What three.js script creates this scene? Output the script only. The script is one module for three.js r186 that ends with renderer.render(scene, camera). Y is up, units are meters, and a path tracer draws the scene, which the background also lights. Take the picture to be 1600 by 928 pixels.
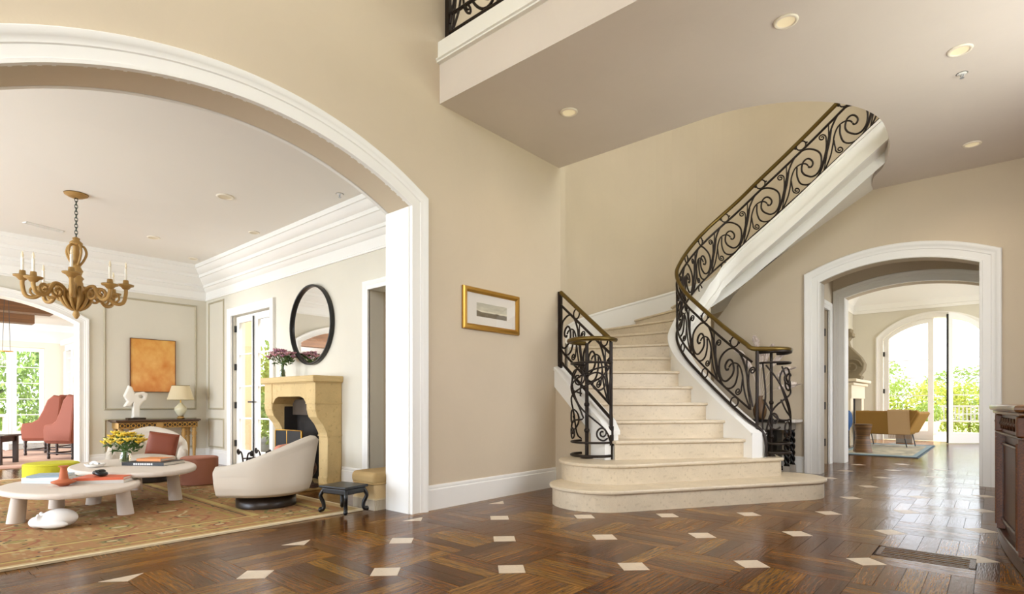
import * as THREE from 'three';
import { mergeGeometries, toCreasedNormals } from 'three/addons/utils/BufferGeometryUtils.js';
import { RoundedBoxGeometry } from 'three/addons/geometries/RoundedBoxGeometry.js';
import { RectAreaLightUniformsLib } from 'three/addons/lights/RectAreaLightUniformsLib.js';
import { MarchingCubes } from 'three/addons/objects/MarchingCubes.js';

// ---------------------------------------------------------------- camera, sky, sun, daylight, exposure
const scene = new THREE.Scene();
const renderer = new THREE.WebGLRenderer({ antialias: true });
renderer.toneMapping = THREE.LinearToneMapping;
renderer.toneMappingExposure = 1.0;
renderer.shadowMap.enabled = true;
RectAreaLightUniformsLib.init();
const FOCAL = 870, YAW = 40.95 * Math.PI / 180;
const camera = new THREE.PerspectiveCamera(2 * Math.atan(464 / FOCAL) * 180 / Math.PI, 1600 / 928, 0.05, 300);
camera.position.set(0, 1, 0);
camera.rotation.y = YAW;
camera.setViewOffset(1600, 928, 0, -165, 1600, 928);          // a risen lens: horizon low in the frame, uprights upright
scene.background = new THREE.Color().setRGB(3.3, 3.5, 3.8);   // bright hazy sky
const sun = new THREE.DirectionalLight(0xfff1d8, 11);
sun.position.set(6, 26, -34); sun.target.position.set(0, 0, -18);
sun.castShadow = true; sun.shadow.radius = 1.5; sun.shadow.mapSize.set(2048, 2048);
Object.assign(sun.shadow.camera, { left: -25, right: 25, top: 25, bottom: -25, near: 1, far: 90 });
scene.add(sun, sun.target);
function daylight(name, w, h, [x, y, z], [tx, ty, tz], intensity, color = 0xfff6ea) {   // area light standing for skylight just inside a window; several windows are added
  const l = new THREE.RectAreaLight(color, intensity, w, h);
  l.name = name; l.position.set(x, y, z); l.lookAt(tx, ty, tz); scene.add(l);
}
daylight('entrance_daylight', 4.3, 5.9, [-1.5, 3.15, 6.85], [-1.5, 3.15, 0], 1.4, 0xf4f7ff);
daylight('added_hall_side_light', 2.8, 2.3, [0.92, 2.3, -5.15], [-4, 2.3, -5.6], 3.4, 0xf4f7ff);  // added light at an invented side window, brightens the deep hall and stair
daylight('added_hall_gallery_light', 5.0, 2.0, [0.92, 4.6, 3.0], [-4, 4.4, 3.0], 6.2, 0xf4f7ff);  // added light at an invented high window, brightens the upper arch wall
daylight('living_daylight_a', 2.0, 2.4, [-6.0, 1.4, 3.35], [-6.0, 1.4, 0], 11.5, 0xe2eeff);
daylight('living_daylight_b', 2.0, 2.4, [-8.6, 1.4, 3.35], [-8.6, 1.4, 0], 11.5, 0xe2eeff);
daylight('added_garden_room_light', 3.0, 2.2, [-13.4, 1.35, 3.35], [-13.4, 1.35, 0], 38, 0xf2f6ff);  // added light at an unseen window, put in to brighten the garden room
daylight('added_family_room_light', 3.2, 2.4, [3.85, 1.4, -14.2], [0, 1.4, -14.2], 11, 0xf2f6ff);  // added light at an unseen right-hand window, put in to brighten the family room
daylight('added_landing_light', 2.8, 1.3, [0.9, 5.6, -5.7], [-4, 5.2, -6.2], 8.5, 0xf4f7f2);  // added light at an invented upper window, brightens the round stairwell wall

// ---------------------------------------------------------------- helpers
let seed = 20240611;
const rnd = () => ((seed = (seed * 1664525 + 1013904223) >>> 0) / 4294967296);
const rr = (a, b) => a + (b - a) * rnd();
const R = (d) => d * Math.PI / 180;
const V = (x, y, z) => new THREE.Vector3(x, y, z);
const taken = {};
function numbered(name) { const n = taken[name] = (taken[name] ?? -1) + 1; return n ? name + '_' + String(n).padStart(3, '0') : name; }
function merge(list) {
  list = [list].flat();
  if (list.length === 1) return list[0];
  return mergeGeometries(list.map((g) => {
    const n = g.index ? g.toNonIndexed() : g;
    for (const k of Object.keys(n.attributes)) if (!['position', 'normal', 'uv'].includes(k)) n.deleteAttribute(k);
    return n;
  }));
}
function obj(name, geos, m, parent = scene) {
  const o = new THREE.Mesh(merge(geos), m);
  o.name = parent === scene ? numbered(name) : name; o.castShadow = o.receiveShadow = true; parent.add(o); return o;
}
function tag(o, label, category, group) { o.userData = { label, category }; if (group) o.userData.group = group; return o; }
function thing(name, label, category, [x, y, z] = [0, 0, 0], turn = 0, group) {
  const o = new THREE.Group(); o.name = numbered(name); scene.add(o); o.position.set(x, y, z); o.rotation.y = turn; return tag(o, label, category, group);
}
function struct(name, geos, m, parent = scene) { const o = obj(name, geos, m, parent); if (parent === scene) o.userData.kind = 'structure'; return o; }
function sgroup(name) { const o = new THREE.Group(); o.name = numbered(name); o.userData.kind = 'structure'; scene.add(o); return o; }
function copy(t, pos, turn, label, group) {
  const c = t.clone(); c.name = numbered(t.name.replace(/_\d{3}$/, '')); scene.add(c); c.position.set(...pos); if (turn !== undefined) c.rotation.y = turn;
  c.userData = { ...t.userData }; if (label) c.userData.label = label; if (group) c.userData.group = group; return c;
}
const at = (g, x, y, z) => g.translate(x, y, z);
const bx = (x0, x1, y0, y1, z0, z1) => at(new THREE.BoxGeometry(Math.abs(x1 - x0), Math.abs(y1 - y0), Math.abs(z1 - z0)), (x0 + x1) / 2, (y0 + y1) / 2, (z0 + z1) / 2);
const rbx = (w, h, d, r, x = 0, y = 0, z = 0, s = 2) => at(new RoundedBoxGeometry(w, h, d, s, r), x, y, z);
const cyl = (r0, r1, h, x = 0, y = 0, z = 0, n = 20) => at(new THREE.CylinderGeometry(r1, r0, h, n), x, y + h / 2, z);   // r0 below, r1 above, standing on y
const sph = (r, x = 0, y = 0, z = 0, a = 16, b = 12) => at(new THREE.SphereGeometry(r, a, b), x, y, z);
const lathe = (p, n = 24) => new THREE.LatheGeometry(p.map(([r, y]) => new THREE.Vector2(r, y)), n);
function tube(pts, r, seg = 0, rad = 6, closed = false) {
  const p = pts.map((q) => (q.isVector3 ? q : V(...q)));
  return new THREE.TubeGeometry(new THREE.CatmullRomCurve3(p, closed, 'centripetal'), seg || p.length * 3, r, rad, closed);
}
function bar(a, b, r, n = 6) {   // straight round bar
  const A = V(...a), B = V(...b), g = new THREE.CylinderGeometry(r, r, A.distanceTo(B), n);
  g.applyQuaternion(new THREE.Quaternion().setFromUnitVectors(V(0, 1, 0), B.clone().sub(A).normalize())); return at(g, (A.x + B.x) / 2, (A.y + B.y) / 2, (A.z + B.z) / 2);
}
const shp = (pts) => new THREE.Shape(pts.map(([a, b]) => new THREE.Vector2(a, b)));
const hole = (pts) => new THREE.Path(pts.map(([a, b]) => new THREE.Vector2(a, Math.abs(b) < 0.006 ? -0.05 : b)));   // openings to the floor are cut a little below it
const ext = (s, d, bevel = 0) => new THREE.ExtrudeGeometry(s, { depth: d - 2 * bevel, bevelEnabled: bevel > 0, bevelSize: bevel, bevelThickness: bevel, bevelSegments: 2, bevelOffset: -bevel, curveSegments: 24 }).translate(0, 0, bevel);
const plan = (pts, y0, y1, bevel = 0) => ext(shp(pts.map(([x, z]) => [x, -z])), y1 - y0, bevel).rotateX(-Math.PI / 2).translate(0, y0, 0);     // (x, z) outline, raised from y0 to y1
const alongX = (s, x0, x1) => ext(s, x1 - x0).rotateY(Math.PI / 2).translate(x0, 0, 0);                                                     // outline in (-z, y)
const alongZ = (s, z0, z1) => ext(s, z1 - z0).translate(0, 0, z0);                                                                        // outline in (x, y)
function sweep(path, prof, closed = false) {   // path in a plane, profile of (offset to the left of the path, height above the plane)
  const n = path.length, pos = [], uv = [];
  const dir = (i, j) => { const d = [path[j][0] - path[i][0], path[j][1] - path[i][1]], l = Math.hypot(...d) || 1; return [d[0] / l, d[1] / l]; };
  const rows = path.map((p, i) => {
    const a = i > 0 || closed ? dir((i + n - 1) % n, i) : dir(i, i + 1), b = i < n - 1 || closed ? dir(i, (i + 1) % n) : a;
    let m = [-(a[1] + b[1]), a[0] + b[0]]; const l = Math.hypot(...m) || 1; m = [m[0] / l, m[1] / l];
    const k = 1 / Math.max(0.3, m[0] * -a[1] + m[1] * a[0]);
    return prof.map(([o, h]) => [p[0] + m[0] * o * k, p[1] + m[1] * o * k, h]);
  });
  let s = 0;
  for (let i = 0; i < n - (closed ? 0 : 1); i++) {
    const A = rows[i], B = rows[(i + 1) % n], l = Math.hypot(B[0][0] - A[0][0], B[0][1] - A[0][1]);
    let t = 0;
    for (let k = 0; k + 1 < prof.length; k++) {
      const w = Math.hypot(prof[k + 1][0] - prof[k][0], prof[k + 1][1] - prof[k][1]);
      const q = [[A[k], s, t], [B[k], s + l, t], [B[k + 1], s + l, t + w], [A[k], s, t], [B[k + 1], s + l, t + w], [A[k + 1], s, t + w]];
      for (const [v, a, b] of q) { pos.push(...v); uv.push(a, b); }
      t += w;
    }
    s += l;
  }
  const g = new THREE.BufferGeometry();
  g.setAttribute('position', new THREE.Float32BufferAttribute(pos, 3)); g.setAttribute('uv', new THREE.Float32BufferAttribute(uv, 2));
  g.computeVertexNormals();
  return toCreasedNormals(g, 0.6);
}
const swX = (path, prof, x, sign = 1) => sweep(path.map(([z, y]) => [-z * sign, y]), prof).rotateY(sign * Math.PI / 2).translate(x, 0, 0);   // path (z, y) on a wall x = const; sign: side it stands out to
const swZ = (path, prof, z) => sweep(path, prof).translate(0, 0, z);                                                                     // path (x, y) on a wall facing +z
const swY = (path, prof, y = 0) => sweep(path.map(([x, z]) => [x, -z]), prof).rotateX(-Math.PI / 2).translate(0, y, 0);                  // path (x, z), profile (offset left, height)
function grid(nu, nv, f, wrapU = false) {   // surface f(u, v) -> [x, y, z]
  const pos = [], uv = [], idx = [];
  for (let j = 0; j <= nv; j++) for (let i = 0; i <= nu; i++) { pos.push(...f(i / nu, j / nv)); uv.push(i / nu, j / nv); }
  for (let j = 0; j < nv; j++) for (let i = 0; i < nu; i++) { const a = j * (nu + 1) + i, b = a + 1, c = a + nu + 1, d = c + 1; idx.push(a, b, d, a, d, c); }
  const g = new THREE.BufferGeometry();
  g.setAttribute('position', new THREE.Float32BufferAttribute(pos, 3)); g.setAttribute('uv', new THREE.Float32BufferAttribute(uv, 2)); g.setIndex(idx); g.computeVertexNormals(); return g;
}
const arcPts = (z0, z1, spring, rise, n = 24) => {   // segmental arch from z0 to z1
  const h = Math.abs(z1 - z0) / 2, r = (h * h + rise * rise) / (2 * rise), c = (z0 + z1) / 2, a = Math.asin(h / r), s = Math.sign(z1 - z0);
  return Array.from({ length: n + 1 }, (_, i) => { const t = -a + 2 * a * i / n; return [c + s * r * Math.sin(t), spring + rise - r + r * Math.cos(t)]; });
};
// smooth noise
const hash = (x, y, s) => { let h = (x * 374761393 + y * 668265263 + s * 974711) | 0; h = Math.imul(h ^ (h >>> 13), 1274126177); return ((h ^ (h >>> 16)) >>> 0) / 4294967296; };
function vn(x, y, per, s) {
  const xi = Math.floor(x), yi = Math.floor(y), f = x - xi, g = y - yi, w = (t) => t * t * (3 - 2 * t), m = (a) => ((a % per) + per) % per;
  const a = hash(m(xi), m(yi), s), b = hash(m(xi + 1), m(yi), s), c = hash(m(xi), m(yi + 1), s), d = hash(m(xi + 1), m(yi + 1), s);
  return a + (b - a) * w(f) + (c - a) * w(g) + (a - b - c + d) * w(f) * w(g);
}
const fbm = (u, v, f, s, o = 4) => { let t = 0, a = 0.5, k = f; for (let i = 0; i < o; i++) { t += a * vn(u * k, v * k, k, s + i); a *= 0.5; k *= 2; } return t; };
function dtex(n, f, srgb = true, m = n) {
  const d = new Uint8Array(n * m * 4);
  for (let y = 0; y < m; y++) for (let x = 0; x < n; x++) { const c = f(x / n, y / m); const i = (y * n + x) * 4; d[i] = c[0]; d[i + 1] = c[1]; d[i + 2] = c[2]; d[i + 3] = 255; }
  const t = new THREE.DataTexture(d, n, m); t.wrapS = t.wrapT = THREE.RepeatWrapping; t.magFilter = THREE.LinearFilter; t.minFilter = THREE.LinearMipmapLinearFilter; t.generateMipmaps = true;
  if (srgb) t.colorSpace = THREE.SRGBColorSpace; t.needsUpdate = true; return t;
}
const clamp = (x) => Math.max(0, Math.min(255, x));
const grey = (f) => (u, v) => { const g = clamp(255 * f(u, v)); return [g, g, g]; };
function mt(color, rough = 0.6, more = {}) { return new THREE.MeshPhysicalMaterial({ color, roughness: rough, ...more }); }
function worldUV(g, s = 1) {   // uv in metres from position by dominant normal
  if (g.index) g = g.toNonIndexed();
  const p = g.attributes.position, n = g.attributes.normal, uv = [];
  for (let i = 0; i < p.count; i++) {
    const a = Math.abs(n.getX(i)), b = Math.abs(n.getY(i)), c = Math.abs(n.getZ(i));
    if (b >= a && b >= c) uv.push(p.getX(i) * s, p.getZ(i) * s); else if (a >= c) uv.push(p.getZ(i) * s, p.getY(i) * s); else uv.push(p.getX(i) * s, p.getY(i) * s);
  }
  g.setAttribute('uv', new THREE.Float32BufferAttribute(uv, 2)); return g;
}
// ---------------------------------------------------------------- materials
const plaster = dtex(256, grey((u, v) => 0.45 + 0.25 * fbm(u, v, 6, 3) + 0.2 * vn(u * 96, v * 96, 96, 9)), false);
const plasterTone = dtex(256, (u, v) => { const g = 243 + 12 * fbm(u, v, 4, 21, 3); return [g, g - 1, g - 2].map(clamp); });
const weave = dtex(128, grey((u, v) => 0.5 + 0.25 * Math.sin(u * 128 * 0.785 * 2) * Math.sin(v * 128 * 0.785 * 2) + 0.3 * (hash((u * 128) | 0, (v * 128) | 0, 5) - 0.5)), false);
const stoneTone = dtex(512, (u, v) => {
  const a = fbm(u, v, 5, 31), b = fbm(u, v, 24, 47, 3), c = vn(u * 128, v * 128, 128, 53), pit = b > 0.56 ? (b - 0.56) * 110 : 0, g = 238 + 26 * (a - 0.5) + 8 * (c - 0.5);
  return [clamp(g + 4 - pit), clamp(g - 1 - pit * 1.1), clamp(g - 9 - pit * 1.3)];
});
const woodGrain = dtex(512, (u, v) => {   // boards along u
  const w = fbm(u * 0.5, v, 6, 61, 3) * 3.0 + v * 22, ring = 0.5 + 0.5 * Math.sin(w * 6.283 + 5 * fbm(u, v, 4, 71)), fib = vn(u * 24, v * 256, 256, 77), pore = vn(u * 40, v * 200, 200, 83) > 0.74 ? 1 : 0;
  const k = 0.62 + 0.1 * ring + 0.3 * (fib - 0.5) - 0.14 * pore + 0.28 * (fbm(u, v, 7, 15) - 0.5);
  return [clamp(255 * k), clamp(250 * k), clamp(236 * k)];
});
const woodBump = dtex(256, grey((u, v) => 0.6 + 0.3 * (vn(u * 16, v * 128, 128, 77) - 0.5) + 0.5 * (fbm(u, v, 6, 13) - 0.5)), false);
const tex = (t, sx, sy = sx) => { const c = t.clone(); c.repeat.set(sx, sy); c.needsUpdate = true; return c; };
const plB = tex(plaster, 1), plT = tex(plasterTone, 0.35);
const M = {
  beige: mt(0xd8c9b0, 0.75, { map: plT, bumpMap: plB, bumpScale: 0.0012 }),
  soffit: mt(0xe4dad0, 0.8, { map: plT, bumpMap: plB, bumpScale: 0.0012 }),
  cream: mt(0xe2ddcd, 0.7, { map: plT }),
  ceil: mt(0xf7f4ec, 0.8, { map: plT }),
  white: mt(0xf2f0ea, 0.42),
  iron: mt(0x2a211b, 0.42, { metalness: 0.55 }),
  brass: mt(0x6e5a2c, 0.38, { metalness: 0.8 }),
  gold: mt(0xb08a4e, 0.45, { metalness: 0.35, bumpMap: tex(plaster, 8), bumpScale: 0.004 }),
  brightBrass: mt(0xc79a4a, 0.3, { metalness: 0.9 }),
  stone: mt(0xe4d8c2, 0.38, { map: tex(stoneTone, 1.7) }),
  limestone: mt(0xe0c792, 0.7, { map: tex(stoneTone, 1.2), bumpMap: tex(stoneTone, 2), bumpScale: 0.003 }),
  glass: new THREE.MeshPhysicalMaterial({ color: 0xffffff, roughness: 0.0, transmission: 1, thickness: 0, ior: 1.45 }),
  black: mt(0x0c0b0a, 0.35),
  dark: mt(0x1d1512, 0.4),
  under: mt(0x2a170b, 0.5),
  mirror: mt(0xf4f4f2, 0.02, { metalness: 1 }),
  boucle: mt(0xe0d5c4, 0.95, { bumpMap: tex(weave, 10), bumpScale: 0.004 }),
  pebble: mt(0xd8cbbd, 0.7, { bumpMap: tex(plaster, 2), bumpScale: 0.002 }),
  can: mt(0xf3ead6, 0.4),
};
const woods = [[0xa76b26, 1], [0x935a1c, 2], [0xb87c31, 3], [0x834f18, 4], [0x9f6321, 5], [0xc58d3e, 6]].map(([c, k]) => mt(c, 0.17, { map: tex(woodGrain, 0.6, 1.5), bumpMap: tex(woodBump, 1.3, 2.2), bumpScale: 0.0012, specularIntensity: 0.36 }));
// ---------------------------------------------------------------- the setting
const XA = -3.97, XA2 = -4.28, ZB = -8.72, ZC = -3.74, XD = -10.12, SOF = 3.825, LIV = 3.25, TOP = 6.8, XR = 0.95, ZF = 3.5, HF = 7;
const O = [-2.65, -7.42];                                           // centre of the stairwell's round wall
const polar = (deg, r) => [O[0] - r * Math.cos(R(deg)), O[1] - r * Math.sin(R(deg))];
const arc = (a, b, r, n = 36) => Array.from({ length: n + 1 }, (_, i) => polar(a + (b - a) * i / n, r));
const base = [[0, 0.23], [0.01, 0.23], [0.016, 0.215], [0.012, 0.195], [0.02, 0.185], [0.02, 0]];
const casing = (w, p = 0.055) => [[0, -0.01], [0, p * 0.75], [w * 0.12, p * 0.75], [w * 0.14, p * 0.6], [w * 0.5, p * 0.6], [w * 0.54, p * 0.72], [w * 0.66, p * 0.72], [w * 0.72, p * 0.85], [w * 0.8, p], [w * 0.95, p], [w, p * 0.8], [w, -0.01]];
const doorway = (a, b, spring, rise, n = 24) => [[a, 0], ...(rise ? arcPts(a, b, spring, rise, n) : [[a, spring], [b, spring]]), [b, 0]];
const neg = (pts) => pts.map(([z, y]) => [-z, y]);
// wall between hall and living room, with its wide segmental arch
{
  const s = shp([[-HF, -0.1], [5.47, -0.1], [5.47, TOP], [-HF, TOP]]); s.holes.push(hole(neg(doorway(-0.42, -3.171, 2.76, 0.355, 40))));
  struct('wall_left', worldUV(alongX(s, XA2, XA)), M.beige);
  struct('trim_1', swX(doorway(-0.42, -3.171, 2.76, 0.355, 48), casing(0.186), XA), M.white);
  struct('trim_2', bx(XA2 - 0.02, XA, 0, 2.76, -3.172, -3.162), M.white);
  struct('trim_3', swX(doorway(-0.42, -3.171, 2.76, 0.355, 40).reverse(), casing(0.14), XA2, -1), M.white);
  struct('baseboard_left', swY([[XA, -5.47], [XA, -3.36]], base), M.white);
}
// round stairwell wall
{
  const ring = (a, b, from, to) => plan([...from, ...arc(a, b, 2.22), ...to, ...arc(b, a, 2.42), ...(from.length ? [[-4.28, -5.42]] : [])], 0, TOP);
  struct('wall_stairwell', worldUV(ring(-50, 78, [[-3.99, -5.42]], [])), M.beige);
  struct('wall_stairwell_upper', worldUV(plan([...arc(78, 90, 2.22, 6), [1.2, -9.64], [1.2, -9.84], ...arc(90, 78, 2.42, 6)], 3.45, TOP)), M.beige);
}
// hall ceiling below the upper landing, cut out round the stair
{
  const edge = Array.from({ length: 25 }, (_, i) => [-2.2 + 1.35 * Math.cos(R(90 * i / 24)), -6.8 + 1.36 * Math.sin(R(90 * i / 24))]);
  const outline = [[XA, -3.53], [XR, -3.53], [XR, ZB], [-1.24, ZB], [-1.21, -8.5], [-1.15, -8.25], [-1.03, -8.0], [-0.94, -7.72], [-0.87, -7.35], [-0.85, -7.0], ...edge, [XA, -5.44]];
  struct('ceiling_hall', worldUV(plan(outline, SOF, 4.2)), M.soffit);
  struct('trim_4', swY([[XA, -3.53], [XR, -3.53]].reverse(), [[0, 4.41], [-0.02, 4.41], [0.02, 4.40], [0.022, 4.255], [0.03, 4.245], [0.045, 4.235], [0.05, 4.222], [0.035, 4.215], [0.035, 4.2], [0, 4.195]].slice(2)), M.white);
  struct('trim_5', bx(XA, XR, 4.2, 4.4, -3.65, -3.53), M.white);
}
struct('ceiling_upper', bx(XA2 - 1.4, XR + 0.3, TOP, TOP + 0.2, HF + 0.3, -9.9), M.ceil);
{
  const s = shp([[-HF, 0], [10.6, 0], [10.6, TOP], [-HF, TOP]]); s.holes.push(hole([[4.25, 4.9], [7.15, 4.9], [7.15, 6.3], [4.25, 6.3]]), hole([[3.7, 1.1], [6.6, 1.1], [6.6, 3.5], [3.7, 3.5]]), hole([[-5.6, 3.55], [-0.4, 3.55], [-0.4, 5.65], [-5.6, 5.65]]));
  for (const [z0, z1, y0, y1] of [[-6.6, -3.7, 1.1, 3.5], [0.4, 5.6, 3.55, 5.65]]) {
    const sw = sgroup('window_1'); for (let i = 0; i <= 4; i++) { const z = z0 + (z1 - z0) * i / 4; obj('mullion', bx(XR + 0.1, XR + 0.16, y0, y1, z - 0.03, z + 0.03), M.white, sw); }  // both side windows are unseen additions, made for the hall lights
    for (let i = 0; i <= 2; i++) { const y = y0 + (y1 - y0) * i / 2; obj('transom', bx(XR + 0.1, XR + 0.15, y - 0.03, y + 0.03, z0, z1), M.white, sw); } obj('pane', bx(XR + 0.12, XR + 0.124, y0, y1, z0, z1), M.glass, sw);
  }
  struct('wall_right', alongX(s, XR, XR + 0.25), M.beige);
  const w = sgroup('window_1'); for (const z of [-4.28, -5.24, -6.2, -7.12]) obj('mullion', bx(XR + 0.1, XR + 0.15, 4.9, 6.3, z - 0.03, z + 0.03), M.white, w); obj('pane', bx(XR + 0.12, XR + 0.124, 4.9, 6.3, -7.15, -4.25), M.glass, w);  // unseen upper window, added to light the stairwell
}
// entrance wall behind the camera: tall glazed screen
{
  const s = shp([[XA2, 0], [XR + 0.25, 0], [XR + 0.25, TOP], [XA2, TOP]]); s.holes.push(hole([[-3.7, 0.15], [0.7, 0.15], [0.7, 6.15], [-3.7, 6.15]]));
  struct('wall_front', alongZ(s, HF, HF + 0.3), M.beige);
  const w = sgroup('window_1');
  for (const x of [-3.66, -2.6, -1.5, -0.4, 0.66]) obj('mullion', bx(x - 0.035, x + 0.035, 0.15, 6.15, HF + 0.08, HF + 0.16), M.white, w);
  for (const y of [0.19, 1.2, 2.4, 3.6, 4.8, 6.11]) obj('transom', bx(-3.7, 0.7, y - 0.03, y + 0.03, HF + 0.09, HF + 0.15), M.white, w);
  obj('pane', bx(-3.65, 0.65, 0.2, 6.1, HF + 0.118, HF + 0.122), M.glass, w);
}
// far hall wall with the second arch; its head follows the stair's underside
const flight = [   // k (step number, nosing height 0.2 k), then the middle line of the inner string
  [2.6, -1.93, -6.335], [3, -2.03, -6.38], [4, -2.29, -6.49], [5, -2.53, -6.59], [6, -2.76, -6.70], [7, -2.98, -6.82], [8, -3.15, -6.97], [9, -3.235, -7.11], [10, -3.257, -7.295], [11, -3.25, -7.485], [12, -3.213, -7.665],
  [13, -3.148, -7.84], [14, -3.005, -8.0], [15, -2.755, -8.05], [16, -2.46, -8.01], [17, -2.16, -7.975], [18, -1.865, -7.935], [19, -1.573, -7.88], [20, -1.28, -7.82], [21, -0.98, -7.755], [22, -0.68, -7.69]];
const flightCurve = new THREE.CatmullRomCurve3(flight.map(([k, x, z]) => V(x, k, z)), false, 'centripetal');
const flightLUT = flightCurve.getPoints(600);
function mid(k) {   // point of the string's middle line at step number k, with its unit normal towards the well
  let lo = 0, hi = flightLUT.length - 2;
  while (lo < hi) { const m = (lo + hi + 1) >> 1; if (flightLUT[m].y <= k) lo = m; else hi = m - 1; }
  const a = flightLUT[lo], b = flightLUT[lo + 1], t = (k - a.y) / (b.y - a.y), dx = b.x - a.x, dz = b.z - a.z, l = Math.hypot(dx, dz);
  return { x: a.x + (b.x - a.x) * t, z: a.z + (b.z - a.z) * t, nx: -dz / l, nz: dx / l };
}
const railOff = (k) => 1.0 - 0.15 * Math.min(1, Math.max(0, (k - 8) / 5));
const nose = (k) => 0.2 * k;
const strTop = (k) => nose(k) + railOff(k) - 0.86 + 0.09 * Math.min(1, Math.max(0, (k - 8) / 5)), strBot = (k) => nose(k) + railOff(k) - 1.06;
{
  const head = []; for (let k = 21.4; k >= 13; k -= 0.7) head.push([mid(k).x, strBot(k) + 0.1]);
  const s = shp([[-3.35, -0.1], [XR, -0.1], [XR, SOF + 0.02], ...head.map(([x, y]) => [x, Math.min(y, SOF + 0.02)]), [-3.35, 2.25]]); s.holes.push(hole(doorway(-1.85, -0.14, 2.68, 0.175)));
  struct('wall_back', worldUV(alongZ(s, ZB - 0.2, ZB)), M.beige);
  struct('wall_upper_back', bx(-0.85, XR, SOF + 0.3, TOP, ZB - 0.2, ZB), M.beige);
  struct('trim_6', swZ(doorway(-1.85, -0.14, 2.68, 0.175, 40), casing(0.2), ZB), M.white);
  struct('trim_7', [bx(-1.87, -1.845, 0, 2.68, ZB - 0.22, ZB), bx(-0.145, -0.12, 0, 2.68, ZB - 0.22, ZB)], M.white);
  struct('baseboard_back', [swY([[XR, ZB], [0.06, ZB]], base), swY([[-2.05, ZB], [-3.2, ZB]], base)], M.white);
}
// passage behind it
{
  const s = shp([[8.92, -0.1], [10.6, -0.1], [10.6, 3.3], [8.92, 3.3]]); s.holes.push(hole([[9.2, 0], [10.25, 0], [10.25, 2.5], [9.2, 2.5]]));
  struct('wall_passage_left', alongX(s, -2.26, -2.06), M.beige);
  struct('wall_passage_right', bx(0.07, 0.27, 0, 3.3, -10.6, -8.92), M.beige);
  struct('ceiling_passage', bx(-2.3, 0.3, 3.3, 3.45, -10.6, -8.92), M.ceil);
  struct('trim_8', swX([[-9.2, 0], [-9.2, 2.5], [-10.25, 2.5], [-10.25, 0]], casing(0.13, 0.04), -2.06), M.white);
  const d = sgroup('door_1');
  obj('leaf', bx(-2.17, -2.12, 0.01, 2.48, -10.24, -9.21), M.white, d);
  for (const [y0, y1] of [[0.25, 0.95], [1.1, 2.3]]) for (const z of [-9.72, -10.12]) obj('panel_moulding', swX([[z, y0], [z, y1], [z + 0.36, y1], [z + 0.36, y0], [z, y0]].map(([a, b]) => [a - 0.02, b]), [[0, 0], [0.01, 0.015], [0.03, 0.012], [0.035, 0]], -2.12), M.white, d);
  for (const y of [0.35, 0.95, 1.55, 2.15]) obj('hinge', bx(-2.125, -2.095, y - 0.06, y + 0.06, -10.25, -10.22), M.black, d);
  const s2 = shp([[-3.2, -0.1], [4.2, -0.1], [4.2, 4.1], [-3.2, 4.1]]); s2.holes.push(hole(doorway(-1.885, -0.14, 2.73, 0.14)));
  struct('wall_family_front', alongZ(s2, -10.85, -10.6), M.beige);
  struct('trim_9', swZ(doorway(-1.885, -0.14, 2.73, 0.14, 32), casing(0.17), -10.6), M.white);
  struct('trim_10', [bx(-1.9, -1.88, 0, 2.73, -10.86, -10.6), bx(-0.145, -0.125, 0, 2.73, -10.86, -10.6)], M.white);
}
// family room
function lites(parent, w, h, rows, cols = 1, stile = 0.11, foot = 0.22, headY = null) {   // a glazed leaf, its foot at the origin, w along x; headY(x) gives an arched head
  const top = headY ?? (() => h), n = 20, t = 0.045;
  const outer = [[0, 0], [w, 0]]; for (let i = 0; i <= n; i++) outer.push([w - w * i / n, top(w - w * i / n)]);
  const s = shp(outer), inner = [[stile, foot], [w - stile, foot]]; for (let i = 0; i <= n; i++) { const x = w - stile - (w - 2 * stile) * i / n; inner.push([x, top(x) - stile]); }
  s.holes.push(hole(inner)); obj('leaf_frame', alongZ(s, -t / 2, t / 2), M.white, parent);
  const lim = h - stile, ys = Array.from({ length: rows + 1 }, (_, i) => foot + (lim - foot) * i / rows);
  for (let i = 1; i < rows; i++) obj('muntin', bx(stile, w - stile, ys[i] - 0.011, ys[i] + 0.011, -0.014, 0.014), M.white, parent);
  for (let c = 1; c < cols; c++) { const x = stile + (w - 2 * stile) * c / cols; obj('muntin', bx(x - 0.011, x + 0.011, foot, lim, -0.013, 0.013), M.white, parent); }
  for (let i = 0; i < rows; i++) for (let c = 0; c < cols; c++) {   // one sheet of glass per light
    const x0 = stile + (w - 2 * stile) * c / cols, x1 = stile + (w - 2 * stile) * (c + 1) / cols, last = i === rows - 1;
    const arch = last ? Array.from({ length: 13 }, (_, q) => { const x = x1 - (x1 - x0) * q / 12; return [x, top(x) - stile]; }) : [[x1, ys[i + 1]], [x0, ys[i + 1]]];
    obj('pane', alongZ(shp([[x0, ys[i]], [x1, ys[i]], ...arch]), -0.002, 0.002), M.glass, parent);
  }
}
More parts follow.
